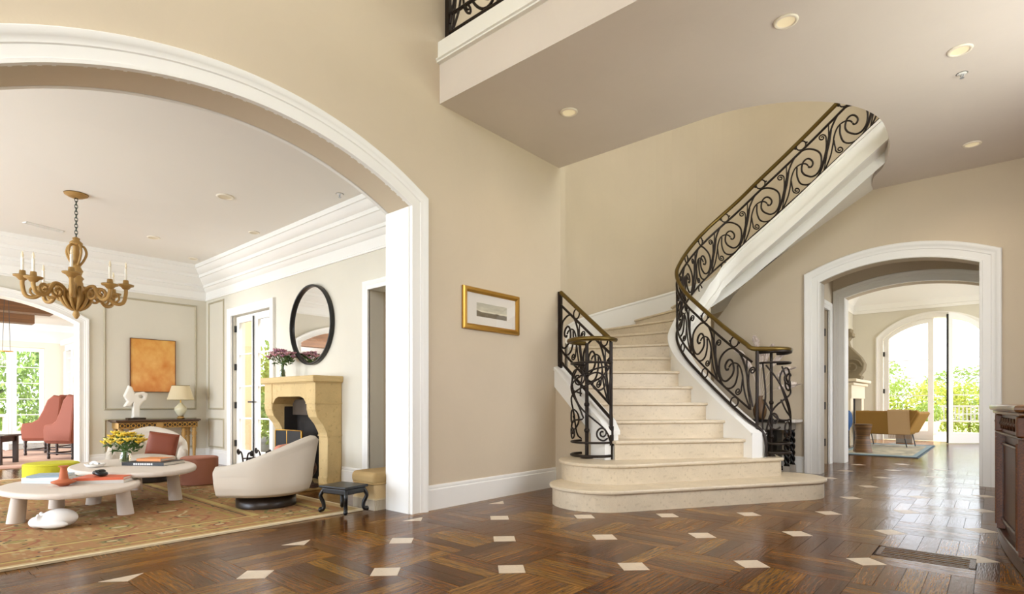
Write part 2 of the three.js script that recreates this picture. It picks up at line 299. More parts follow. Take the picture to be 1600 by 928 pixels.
{
  const s = shp([[-3.2, -0.1], [4.2, -0.1], [4.2, 4.1], [-3.2, 4.1]]), o = doorway(-2.3, -0.1, 2.7, 0.5); s.holes.push(hole(o));
  struct('wall_family_back', alongZ(s, -18.25, -18), M.cream);
  struct('trim_11', swZ(o, casing(0.16), -18), M.white);
  struct('wall_family_left', bx(-3.2, -3.0, 0, 4.1, -18, -10.85), M.cream);
  const w = shp([[10.85, 0], [18, 0], [18, 4.1], [10.85, 4.1]]); w.holes.push(hole([[12.5, 0.2], [15.9, 0.2], [15.9, 2.7], [12.5, 2.7]]));
  struct('wall_family_right', alongX(w, 4.0, 4.2), M.cream);
  const wi = sgroup('added_window_2'); for (const z of [-12.55, -13.65, -14.75, -15.85]) obj('mullion', bx(4.06, 4.12, 0.2, 2.7, z - 0.03, z + 0.03), M.white, wi); obj('pane', bx(4.09, 4.094, 0.2, 2.7, -15.9, -12.5), M.glass, wi);  // unseen window, added to let light into the family room
  struct('ceiling_family', bx(-3.2, 4.2, 4.1, 4.3, -18.2, -10.6), M.ceil);
  const crown = [[0, 3.45], [0.03, 3.45], [0.04, 3.52], [0.02, 3.54], [0.02, 3.68], [0.06, 3.72], [0.12, 3.82], [0.2, 3.92], [0.26, 4.0], [0.28, 4.04], [0.28, 4.1]];
  struct('trim_12', swY([[4.0, -18], [-3.0, -18], [-3.0, -10.85]], crown), M.white);
  struct('baseboard_family', swY([[-2.46, -18], [-3.0, -18], [-3.0, -10.85]], base), M.white);
  const r = (1.1 * 1.1 + 0.25) / 1.0, head = (x) => 3.2 - r + Math.sqrt(Math.max(0, r * r - x * x)) - 0.01;
  const d2 = sgroup('door_2'); d2.position.set(-2.29, 0.01, -18.08); lites(d2, 1.085, 2.69, 5, 1, 0.12, 0.25, (x) => head(-1.09 + x));
  for (const y of [0.4, 1.3, 2.3]) obj('hinge', bx(-0.005, 0.03, y - 0.06, y + 0.06, 0.02, 0.06), M.black, d2);
  const d3 = sgroup('door_3'); d3.position.set(-0.12, 0.01, -18.0); d3.rotation.y = R(180 + 46); lites(d3, 1.085, 2.69, 5, 1, 0.12, 0.25, (x) => head(-1.09 + x));
  obj('astragal', bx(1.083, 1.097, 0, 3.15, -0.024, 0.024), M.black, d3); obj('lever', [bar([1.05, 1.05, 0.02], [1.05, 1.05, 0.08], 0.012), bar([1.05, 1.05, 0.08], [0.94, 1.05, 0.08], 0.011)], M.black, d3);
}
// living room shell
{
  const c = shp([[XD - 0.23, -0.1], [XA2, -0.1], [XA2, 4.0], [XD - 0.23, 4.0]]);
  c.holes.push(hole([[-9.08, 0.005], [-7.78, 0.005], [-7.78, 2.36], [-9.08, 2.36]]), hole([[-5.41, 0.005], [-4.45, 0.005], [-4.45, 2.29], [-5.41, 2.29]]));
  struct('wall_living_back', alongZ(c, ZC - 0.2, ZC), M.cream);
  const dd = shp([[-ZF, -0.1], [3.74, -0.1], [3.74, 4.0], [-ZF, 4.0]]); dd.holes.push(hole(neg(doorway(0.1, -1.997, 2.16, 0.285))));
  struct('wall_living_left', alongX(dd, XD - 0.23, XD), M.cream);
  struct('ceiling_living', bx(XD - 0.2, XA2, LIV, LIV + 0.25, ZC, ZF + 0.2), M.ceil);
  const f = shp([[-18.3, 0], [XA2, 0], [XA2, 4.0], [-18.3, 4.0]]);
  for (const [a, b] of [[-7.05, -4.95], [-9.65, -7.55], [-15, -11.8]]) f.holes.push(hole([[a, 0.15], [b, 0.15], [b, 2.65], [a, 2.65]]));
  struct('wall_living_front', alongZ(f, ZF, ZF + 0.3), M.cream);
  [[-7.05, -4.95], [-9.65, -7.55], [-15, -11.8]].forEach(([a, b]) => {  // the last is an unseen window added to light the garden room
    const w = sgroup('window_3');
    for (let i = 0; i <= 4; i++) obj('mullion', bx(a + (b - a) * i / 4 - 0.03, a + (b - a) * i / 4 + 0.03, 0.15, 2.65, ZF + 0.1, ZF + 0.15), M.white, w);
    for (let i = 0; i <= 4; i++) obj('transom', bx(a, b, 0.15 + 2.5 * i / 4 - 0.02, 0.15 + 2.5 * i / 4 + 0.02, ZF + 0.1, ZF + 0.15), M.white, w);
    obj('pane', bx(a, b, 0.15, 2.65, ZF + 0.12, ZF + 0.124), M.glass, w);
  });
  const crown = [[0, 2.715], [0.018, 2.715], [0.024, 2.735], [0.012, 2.745], [0.012, 2.86], [0.035, 2.875], [0.06, 2.92], [0.075, 2.925], [0.075, 2.965], [0.11, 2.99], [0.16, 3.06], [0.175, 3.065], [0.18, 3.11], [0.215, 3.13], [0.25, 3.19], [0.265, 3.195], [0.27, LIV]];
  struct('trim_13', swY([[XA2, ZC], [XD, ZC], [XD, ZF]], crown), M.white);
  struct('baseboard_living', [swY([[-5.5, ZC], [-5.95, ZC]], base), swY([[-7.26, ZC], [-7.66, ZC]], base), swY([[-9.2, ZC], [XD, ZC], [XD, -2.12]], base)], M.white);
  struct('trim_14', swZ([[-9.08, 0], [-9.08, 2.36], [-7.78, 2.36], [-7.78, 0]], casing(0.12, 0.04), ZC), M.white);
  struct('trim_15', swZ([[-5.41, 0], [-5.41, 2.29], [-4.45, 2.29], [-4.45, 0]], casing(0.1, 0.03), ZC), M.white);
  struct('trim_16', swX(doorway(0.1, -1.997, 2.16, 0.285, 32), casing(0.12, 0.04), XD), M.white);
  struct('trim_17', [bx(XD - 0.24, XD, 0, 2.16, -2.0, -1.985)], M.white);
  // alcove behind the cased opening
  struct('wall_alcove', [bx(-5.61, -5.41, 0, 2.6, -4.95, ZC - 0.2), bx(-5.61, -4.3, 0, 2.6, -5.1, -4.95), bx(-4.45, -4.3, 0, 2.6, -4.95, ZC - 0.2), bx(-5.61, -4.3, 2.5, 2.6, -4.95, ZC - 0.2)], M.beige);
  // picture-frame mouldings: a grey-green reeded bead
  const bead = mt(0xb7ae94, 0.6), bp = [[-0.014, 0], [-0.012, 0.012], [0, 0.02], [0.012, 0.012], [0.014, 0]];
  const loop = (a0, a1, y0, y1) => [[a0, y0], [a1, y0], [a1, y1], [a0, y1]];
  struct('trim_18', [loop(-9.99, -9.4, 0.9, 2.66), loop(-9.99, -9.4, 0.27, 0.73)].map((l) => sweep(l, bp, true).translate(0, 0, ZC)), bead);
  struct('trim_19', [loop(-3.57, -2.31, 0.9, 2.61), loop(-3.57, -2.31, 0.27, 0.74)].map((l) => sweep(neg(l).reverse(), bp, true).rotateY(Math.PI / 2).translate(XD, 0, 0)), bead);
  // pair of glazed doors to the garden beside the chimneypiece
  const d4 = sgroup('door_4'); d4.position.set(-9.07, 0.01, ZC - 0.08); lites(d4, 0.64, 2.34, 4, 1, 0.1, 0.25);
  for (const y of [0.35, 0.95, 1.55, 2.15]) obj('hinge', bx(-0.02, 0.015, y - 0.05, y + 0.05, 0.02, 0.05), M.black, d4);
  obj('espagnolette', [bar([0.63, 0.05, 0.04], [0.63, 2.3, 0.04], 0.012), bar([0.63, 1.0, 0.05], [0.55, 1.0, 0.08], 0.012), bar([0.63, 1.0, 0.05], [0.71, 1.0, 0.08], 0.012)], M.black, d4);
  const d5 = sgroup('door_5'); d5.position.set(-8.43, 0.01, ZC - 0.08); lites(d5, 0.64, 2.34, 4, 1, 0.1, 0.25);
}
// garden room seen through the living room's arch
{
  const s = shp([[-ZF, -0.1], [3.7, -0.1], [3.7, 3.2], [-ZF, 3.2]]); s.holes.push(hole([[0.4, 0.005], [2.87, 0.005], [2.87, 2.36], [0.4, 2.36]]));
  const M2 = mt(0xf3e6d2, 0.7);
  struct('wall_garden_room_back', alongX(s, -18.3, -18), M2);
  struct('wall_garden_room_right', bx(-18.3, XD - 0.23, 0, 3.2, -3.94, -3.7), M2);
  struct('ceiling_garden_room', bx(-18.3, XD - 0.23, 2.95, 3.15, -3.74, ZF), M.ceil);
  struct('trim_20', swY([[XD - 0.23, -3.7], [-18, -3.7], [-18, ZF]], [[0, 2.5], [0.03, 2.5], [0.04, 2.6], [0.1, 2.72], [0.16, 2.78], [0.16, 2.95]]), M.white);
  for (let i = 0; i < 4; i++) { const d = sgroup('door_6'); d.position.set(-18.08, 0.01, -2.865 + 0.615 * i); d.rotation.y = R(-90); lites(d, 0.61, 2.34, 5, 1, 0.09, 0.3); obj('bolt', bx(0.02, 0.05, 2.1, 2.22, 0.02, 0.05), M.black, d); }
  const beam = mt(0x9c6a38, 0.6, { map: tex(woodGrain, 0.5, 1) });
  for (const x of [-12.2, -14.1, -16.0]) struct('trim_21', bx(x - 0.17, x + 0.17, 2.72, 2.95, -2.35, ZF), beam);
}
// ---------------------------------------------------------------- floors
{
  const P = 0.5275, X0 = -2.196, Z0 = -2.525, HD = 0.112, gap = 0.0012;
  const floor = sgroup('floor');
  obj('subfloor', bx(-18.3, 4.2, -0.25, -0.012, -18.3, HF + 0.3), M.under, floor);
  const cam = (x, z) => { const c = Math.cos(YAW), s = Math.sin(YAW), d = -(s * x + c * z); return [800 + FOCAL * (c * x - s * z) / d, 629 + FOCAL / d, d]; };
  const cut = (poly, nx, nz, k) => {   // keep the side where nx x + nz z <= k
    const out = []; poly.forEach((a, i) => { const b = poly[(i + 1) % poly.length], da = nx * a[0] + nz * a[1] - k, db = nx * b[0] + nz * b[1] - k; if (da <= 0) out.push(a); if (da * db < 0) { const t = da / (da - db); out.push([a[0] + (b[0] - a[0]) * t, a[1] + (b[1] - a[1]) * t]); } });
    return out;
  };
  const boards = [], insets = [];
  function board(poly, alongXdir, z = 0) {
    const cx = poly.reduce((s, p) => s + p[0], 0) / poly.length, cz = poly.reduce((s, p) => s + p[1], 0) / poly.length;
    if (poly.length < 3) return;
    boards.push({ poly, cx, cz, alongXdir, d: cam(cx, cz) });
  }
  function rect(x0, x1, z0, z1) { return [[x0 + gap, z0 + gap], [x1 - gap, z0 + gap], [x1 - gap, z1 - gap], [x0 + gap, z1 - gap]]; }
  const isVent = (i, j) => i === 3 && j === 3;
  for (let i = -3; i <= 5; i++) for (let j = -11; j <= 15; j++) {
    const x0 = X0 + i * P, z1 = Z0 - j * P, x1 = x0 + P, z0 = z1 - P, even = ((i + j) & 1) === 0;
    if (x0 > XR || z0 > ZF || (x0 < -2.2 && z1 < -6.2)) continue;
    const cs = even ? [[x0, z1, 1, -1], [x1, z0, -1, 1]] : [[x1, z1, -1, -1], [x0, z0, 1, 1]];   // inset corners, pointing into the block
    for (let b = 0; b < 5; b++) {
      let p = even ? rect(x0, x1, z0 + P * b / 5, z0 + P * (b + 1) / 5) : rect(x0 + P * b / 5, x0 + P * (b + 1) / 5, z0, z1);
      if (isVent(i, j) && b < 3) continue;
      for (const [cx, cz, sx, sz] of cs) p = cut(p, -sx, -sz, -(sx * cx + sz * cz) - HD);
      p = p.map(([x, z]) => [Math.min(x, XR), Math.min(z, ZF)]);
      board(p, even);
    }
  }
  for (let i = -3; i <= 6; i++) for (let j = -11; j <= 16; j++) if (((i + j) & 1) === 0) {
    const x = X0 + i * P, z = Z0 - j * P; if (x > XR - 0.12 || z > ZF || (x < -2.2 && z < -6.2)) continue;
    const h = HD - 0.002; insets.push({ x, z, p: i === -3 ? [[x, z - h], [x + h, z], [x, z + h]] : [[x - h, z], [x, z - h], [x + h, z], [x, z + h]], d: cam(x, z) });
  }
  [[-3.866, -3.7785, -5.5, ZF], [-3.955, -3.866, -5.5, ZF], [-4.045, -3.955, -3.17, -0.45], [-4.14, -4.045, -3.17, -0.45], [-4.235, -4.14, -3.17, -0.45], [-4.33, -4.235, -3.17, -0.45]].forEach(([a, b, z0, z1]) => { for (let z = z0; z < z1;) { const e = Math.min(z1, z + rr(1.0, 1.8)); board(rect(a, b, z, e), false); boards[boards.length - 1].flat = true; z = e; } });
  const seen = (b) => b.d[2] > 0.5 && b.d[0] > -60 && b.d[0] < 1660 && b.d[1] < 960;
  const near = boards.filter(seen).sort((a, b) => a.d[2] - b.d[2]).slice(0, 300), rest = boards.filter((b) => !near.includes(b));
  function geo(b) {
    const g = plan(b.poly, -0.012, 0, 0), p = g.attributes.position, uv = [], ou = rr(0, 7), ov = rr(0, 7), q = b.flat ? 0 : 0.0022, tx = rr(-1, 1) * q, tz = rr(-1, 1) * q;
    for (let i = 0; i < p.count; i++) {
      const x = p.getX(i) - b.cx, z = p.getZ(i) - b.cz; if (p.getY(i) > -0.005) p.setY(i, tx * x + tz * z + 0.0);
      uv.push((b.alongXdir ? x : z) + ou, (b.alongXdir ? z : x) + ov);
    }
    g.setAttribute('uv', new THREE.Float32BufferAttribute(uv, 2)); g.computeVertexNormals(); return g;
  }
  for (const b of near) obj('floor_plank', geo(b), woods[Math.floor(rnd() * 6)], floor);
  woods.forEach((m, k) => { const l = rest.filter((_, i) => i % 6 === k); if (l.length) { const o = obj('floor_planks', l.map(geo), m, floor); o.userData.kind = 'stuff'; } });
  const marble = mt(0xe9dccb, 0.3, { map: tex(stoneTone, 3) });
  for (const s of insets) obj('stone_inset', plan(s.p, -0.012, 0.0006), marble, floor);
  // wooden floor register
  const vx0 = X0 + 3 * P + 0.012, vx1 = X0 + 4 * P - 0.004, vz0 = Z0 - 4 * P + 0.004, vz1 = Z0 - 3 * P - 2 * P / 5 - 0.004;
  const vent = thing('floor_register', 'slotted wooden air register set flush in the parquet near the cabinet', 'floor vent');
  obj('frame', [bx(vx0, vx0 + 0.03, -0.012, 0.0012, vz0, vz1), bx(vx1 - 0.03, vx1, -0.012, 0.0012, vz0, vz1), bx(vx0, vx1, -0.012, 0.0012, vz0, vz0 + 0.03), bx(vx0, vx1, -0.012, 0.0012, vz1 - 0.03, vz1)], woods[1], vent);
  for (let i = 0; i < 5; i++) { const z = vz0 + 0.03 + (vz1 - vz0 - 0.06) * (i + 0.5) / 5; obj('slat', bx(vx0 + 0.03, vx1 - 0.03, -0.012, 0.001, z - 0.017, z + 0.017), woods[i % 6], vent); }
  // plain strip floors of the other rooms
  const strip = (x0, x1, z0, z1, alongXdir) => {
    const by = [[], [], [], [], [], []]; const w = 0.14;
    for (let a = alongXdir ? z0 : x0, n = 0; a < (alongXdir ? z1 : x1); a += w, n++) {
      let s = (alongXdir ? x0 : z0) - rr(0, 1.2); const e = alongXdir ? x1 : z1;
      while (s < e) { const l = rr(1.2, 2.2), p0 = Math.max(s, alongXdir ? x0 : z0), p1 = Math.min(s + l, e); s += l; if (p1 - p0 < 0.05) continue;
        const poly = alongXdir ? rect(p0, p1, a, Math.min(a + w, z1)) : rect(a, Math.min(a + w, x1), p0, p1);
        by[Math.floor(rnd() * 6)].push(geo({ poly, cx: (poly[0][0] + poly[1][0]) / 2, cz: (poly[0][1] + poly[2][1]) / 2, alongXdir, flat: true })); }
    }
    by.forEach((l, k) => { if (l.length) { const o = obj('strip_flooring', l, woods[k], floor); o.userData.kind = 'stuff'; } });
  };
  strip(XA, XR, 3.285, HF, false); strip(XD, -4.33, ZC, 2.5, true); strip(-18, XD, -3.7, 2.5, true);
  strip(-3.0, 4.0, -18.2, -10.61, true);
}
// ---------------------------------------------------------------- the stair
const outerPt = (k) => {   // outer end of nosing k
  const t = [[3, -3.0, -5.1], [4, -3.3, -5.2], [5, -3.6, -5.31], [6, -3.88, -5.43], [7, -4.03, -5.66]];
  if (k <= 6.999) { const i = Math.min(3, Math.max(0, Math.floor(k) - 3)), f = k - t[i][0]; return [t[i][1] + (t[i + 1][1] - t[i][1]) * f, t[i][2] + (t[i + 1][2] - t[i][2]) * f]; }
  if (k > 15) { const f = k - 15; return [-2.99 + 0.4 * f, -9.58 + 0.06 * f]; }
  const ph = [[7, -52], [8, -38], [9, -22], [10, -6], [11, 11], [12, 28.5], [13, 46], [14, 63.5], [15, 81]], i = Math.min(7, Math.floor(k) - 7), f = k - ph[i][0];
  return polar(ph[i][1] + (ph[i + 1][1] - ph[i][1]) * f, 2.21);
};
const stair = thing('staircase', 'curved limestone staircase winding up behind black iron railings', 'staircase', [-2.6, 0, -5.6]);
const local = (g, t) => g.translate(-t.position.x, -t.position.y, -t.position.z);
const hullSteps = [];
{
  const put = (name, g, m) => obj(name, local([g].flat().length > 1 ? merge(g) : [g].flat()[0], stair), m, stair);
  const circ = (c, r, a0, a1, n = 20) => Array.from({ length: n + 1 }, (_, i) => { const a = R(a0 + (a1 - a0) * i / n); return [c[0] + r * Math.cos(a), c[1] + r * Math.sin(a)]; });
  // step outlines: tangent line of two round ends (angles from +x towards +z)
  const na = Math.atan2(0.517, 0.856) * 180 / Math.PI;
  const step1 = (g) => [...circ([-1.73, -6.55], 0.37 + g, -100, na, 16), ...circ([-2.96, -4.74], 0.47 + g, na, 250, 28), [-3.3, -6.2], [-2.2, -6.9]];
  const step2 = (g) => [...circ([-1.86, -6.53], 0.09 + g, -60, 32, 8), ...circ([-3.1, -5.12], 0.49 + g, 32, 262, 28), [-3.5, -6.0], [-2.4, -6.95], [-1.95, -6.95]];
  put('riser', plan(step1(0), 0, 0.165), M.stone); put('tread', plan(step1(0.028), 0.165, 0.2, 0.012), M.stone);
  put('riser', plan(step2(0), 0.2, 0.365), M.stone); put('tread', plan(step2(0.028), 0.365, 0.4, 0.012), M.stone);
  const up = (k) => 0.12 * Math.min(1, Math.max(0, (k - 12) / 3));   // the upper flight sits higher against its string
  for (let k = 3; k <= 20; k++) {
    const a = outerPt(k), b = mid(k), c = outerPt(k + 1), d = mid(Math.min(22, k + 1)), B = [b.x, b.z], D = [d.x, d.z];
    const n = [-(B[1] - a[1]), B[0] - a[0]], l = Math.hypot(...n), s = (n[0] * (c[0] - a[0]) + n[1] * (c[1] - a[1])) > 0 ? -1 : 1, f = [n[0] / l * s, n[1] / l * s];
    const off = (p, e) => [p[0] + f[0] * e, p[1] + f[1] * e];
    const steps = k >= 7 && k < 15 ? Array.from({ length: 4 }, (_, i) => outerPt(k + 0.25 * i)).slice(1).reverse() : [];
    put('tread', plan([off(a, 0.028), off(B, 0.028), off(D, -0.02), off(c, -0.02), ...steps], nose(k) + up(k) - (k < 13 ? 0.035 : 0.028), nose(k) + up(k), 0.012), M.stone);
    put('riser', plan([a, B, off(B, -0.025), off(a, -0.025)], nose(k - 1) + up(k - 1), nose(k) + up(k) - 0.03), M.stone);
  }
  // inner string: white capped band, plaster below it where the stair is closed in
  const strip = (k0, k1, n, side, lo, hi) => grid(n, 1, (u, v) => { const k = k0 + (k1 - k0) * u, p = mid(k), o = side(k); return [p.x + p.nx * o, lo(k) + (hi(k) - lo(k)) * v, p.z + p.nz * o]; });
  const flatBand = (k0, k1, n, y, o0, o1) => grid(n, 1, (u, v) => { const k = k0 + (k1 - k0) * u, p = mid(k), o = o0 + (o1 - o0) * v; return [p.x + p.nx * o, y(k), p.z + p.nz * o]; });
  const K0 = 2.65, K1 = 21.6, W = 0.1, c = (x) => () => x;
  const foot = (k) => Math.max(0.36, strBot(k));
  const band = [strip(K0, K1, 150, c(-W), (k) => Math.max(0.36, nose(k) - 0.35), strTop), strip(K0, K1, 150, c(W), foot, strTop), flatBand(K0, K1, 150, strTop, -W, W)];
  const lip = [strip(K0, K1, 150, c(W + 0.022), (k) => strTop(k) - 0.035, strTop), flatBand(K0, K1, 150, strTop, W, W + 0.022), flatBand(K0, K1, 150, (k) => strTop(k) - 0.035, W, W + 0.022),
    strip(K0, K1, 150, c(-W - 0.015), (k) => strTop(k) - 0.035, strTop), flatBand(K0, K1, 150, strTop, -W - 0.015, -W), flatBand(K0, K1, 150, (k) => strTop(k) - 0.035, -W - 0.015, -W)];
  const lower = [strip(K0 + 0.3, K1, 150, c(W + 0.03), (k) => strBot(k) - 0.04, (k) => strBot(k) + 0.07), flatBand(K0 + 0.3, K1, 150, (k) => strBot(k) + 0.07, W, W + 0.03), flatBand(K0 + 0.3, K1, 150, (k) => strBot(k) - 0.04, W - 0.01, W + 0.03)];
  const e = mid(K0); band.push(plan([[e.x + e.nx * W, e.z + e.nz * W], [e.x - e.nx * W, e.z - e.nz * W], [e.x - e.nx * W - 0.012, e.z - e.nz * W - 0.005], [e.x + e.nx * W - 0.012, e.z + e.nz * W - 0.005]].map(([x, z]) => [x, z]), 0.4, strTop(K0)));
  const inner = put('inner_string', band, M.white); obj('string_moulding', local(merge([...lip, ...lower]), stair), M.white, inner);
  put('spandrel_wall', [strip(K0 + 0.2, 13.2, 90, c(W - 0.012), c(0), foot), strip(3, 13.2, 90, c(-W + 0.02), c(0), foot)], M.beige);
  // plastered underside of the upper flight, out to the wall
  put('underside', grid(80, 6, (u, v) => { const k = 11.5 + 10.2 * u, p = mid(k), q = outerPt(k), px = p.x + p.nx * 0.1, pz = p.z + p.nz * 0.1; return [px + (q[0] - px) * v, strBot(k) - 0.025 + 0.2 * v * Math.min(1, Math.max(0, (k - 12) / 3)), pz + (q[1] - pz) * v]; }), M.ceil);
  // left string, from the newel to the end of the arch wall
  const A = [-3.05, -5.115], Bw = [-3.955, -5.435], dx = Bw[0] - A[0], dz = Bw[1] - A[1], L = Math.hypot(dx, dz), nx = -dz / L, nz = dx / L;
  const side = (w0, w1, yA, yB) => { const g = ext(shp(yA), w1 - w0); g.applyMatrix4(new THREE.Matrix4().makeBasis(V(dx / L, 0, dz / L), V(0, 1, 0), V(-dz / L, 0, dx / L))); return g.translate(A[0] - dz / L * w0, 0, A[1] + dx / L * w0); };
  const os = put('outer_string', side(-0.09, 0.09, [[0, 0.4], [0, 0.69], [0.07, 0.8], [L, 1.42], [L, 1.2], [0.3, 0.72], [0.24, 0.66], [0.24, 0.4]]), M.white);
  obj('string_moulding', local(side(-0.105, 0.105, [[-0.012, 0.66], [-0.012, 0.7], [0.065, 0.815], [L, 1.435], [L, 1.4], [0.075, 0.78], [0, 0.66]]), stair), M.white, os);
  put('spandrel_wall', side(-0.07, 0.07, [[0.24, 0], [0.24, 0.67], [0.3, 0.73], [L, 1.21], [L, 0]]), M.beige);
  // white skirting climbing the round wall
  const sk = grid(70, 1, (u, v) => { const k = 6.2 + 11 * u, p = outerPt(Math.max(7.001, k)), r = 2.205; const a = Math.atan2(-(p[1] - O[1]), -(p[0] - O[0])) * 180 / Math.PI, q = polar(a, r); return [q[0], nose(k) + (v ? 0.3 : -0.3), q[1]]; });
  const cap = grid(70, 2, (u, v) => { const k = 6.2 + 11 * u, p = outerPt(Math.max(7.001, k)); const a = Math.atan2(-(p[1] - O[1]), -(p[0] - O[0])) * 180 / Math.PI, q = polar(a, v === 0.5 ? 2.185 : 2.2); return [q[0], nose(k) + 0.26 + 0.045 * v, q[1]]; });
  put('wall_skirting', [sk, cap], M.white);
}
// ---------------------------------------------------------------- iron railings
// a panel curve is drawn in (k, t): step number along the flight, height below/above the handrail
const spiral = (cx, cy, r0, r1, a0, turns, n = 26) => Array.from({ length: n + 1 }, (_, i) => { const t = i / n, r = r0 + (r1 - r0) * Math.pow(t, 0.8), a = R(a0 + 360 * turns * t); return [cx + r * Math.cos(a), cy + r * Math.sin(a)]; });
function smooth2(pts, n = 30) { return new THREE.SplineCurve(pts.map(([a, b]) => new THREE.Vector2(a, b))).getPoints(n).map((p) => [p.x, p.y]); }
const curl = (a0, b0, r0, r1, t0, turns, n = 22, sh = 1) => spiral(0, 0, r0, r1, t0, turns, n).map(([x, y]) => [a0 + x, b0 + (y - sh * x) * 0.9]);
function wave(sh = 1) {   // one repeat of the running scroll in a unit panel: curves in (a 0..1, b 0..1), each with a bar radius; sh: slope of the flight
  const un = (p) => p.map(([a, b]) => [a, b + (1 - sh) * 0.0]);
  return [
    { name: 'scroll', r: 0.012, p: smooth2([[0.0, 0.1], [0.1, 0.42], [0.2, 0.78], [0.38, 1.0], [0.606, 0.95], [0.83, 0.73], [0.97, 0.5], [1.0, 0.3], [0.97, 0.16], [0.887, 0.1], [0.78, 0.14], [0.69, 0.234], [0.58, 0.39], [0.53, 0.54], [0.56, 0.68], [0.64, 0.69], [0.72, 0.62], [0.79, 0.49], [0.79, 0.41], [0.73, 0.4], [0.69, 0.47]], 64) },
    { name: 'scroll', r: 0.010, p: smooth2([[0.08, 0.02], [0.2, 0.2], [0.26, 0.42], [0.29, 0.6], [0.37, 0.72], [0.5, 0.7], [0.62, 0.6], [0.68, 0.5]], 22) },
    { name: 'scroll', r: 0.011, p: smooth2([[0.42, 0.7], [0.42, 0.5], [0.5, 0.24], [0.66, 0.06], [0.82, 0.0], [0.96, 0.06], [1.08, 0.26], [1.17, 0.52], [1.22, 0.8]], 26) },
    { name: 'small_scroll', r: 0.009, p: [[0.1, 0.42], [0.11, 0.58], ...curl(0.01, 0.83, 0.1, 0.02, -20, 1.5)] },
    { name: 'small_scroll', r: 0.009, p: [[0.28, 0.5], [0.3, 0.36], ...curl(0.41, 0.16, 0.1, 0.02, 160, 1.5)] },
    { name: 'small_scroll', r: 0.008, p: smooth2([[0.05, 0.0], [0.13, 0.35], [0.16, 0.62], [0.16, 0.98]], 12) },
  ];
}
const tubeR = (pts, r, rad = 5) => tube(pts, r, Math.max(8, Math.round(pts.length * 1.3)), rad);
function ringOn(map, s, tc, rs, rt, r, sh = 0) { return tube(Array.from({ length: 14 }, (_, i) => map(s + rs * Math.cos(i * Math.PI / 7), tc + rt * Math.sin(i * Math.PI / 7) - sh * rs * Math.cos(i * Math.PI / 7))), r, 30, 5, true); }
const RH = { sub: -0.15, low: -0.69, foot: -0.83 };
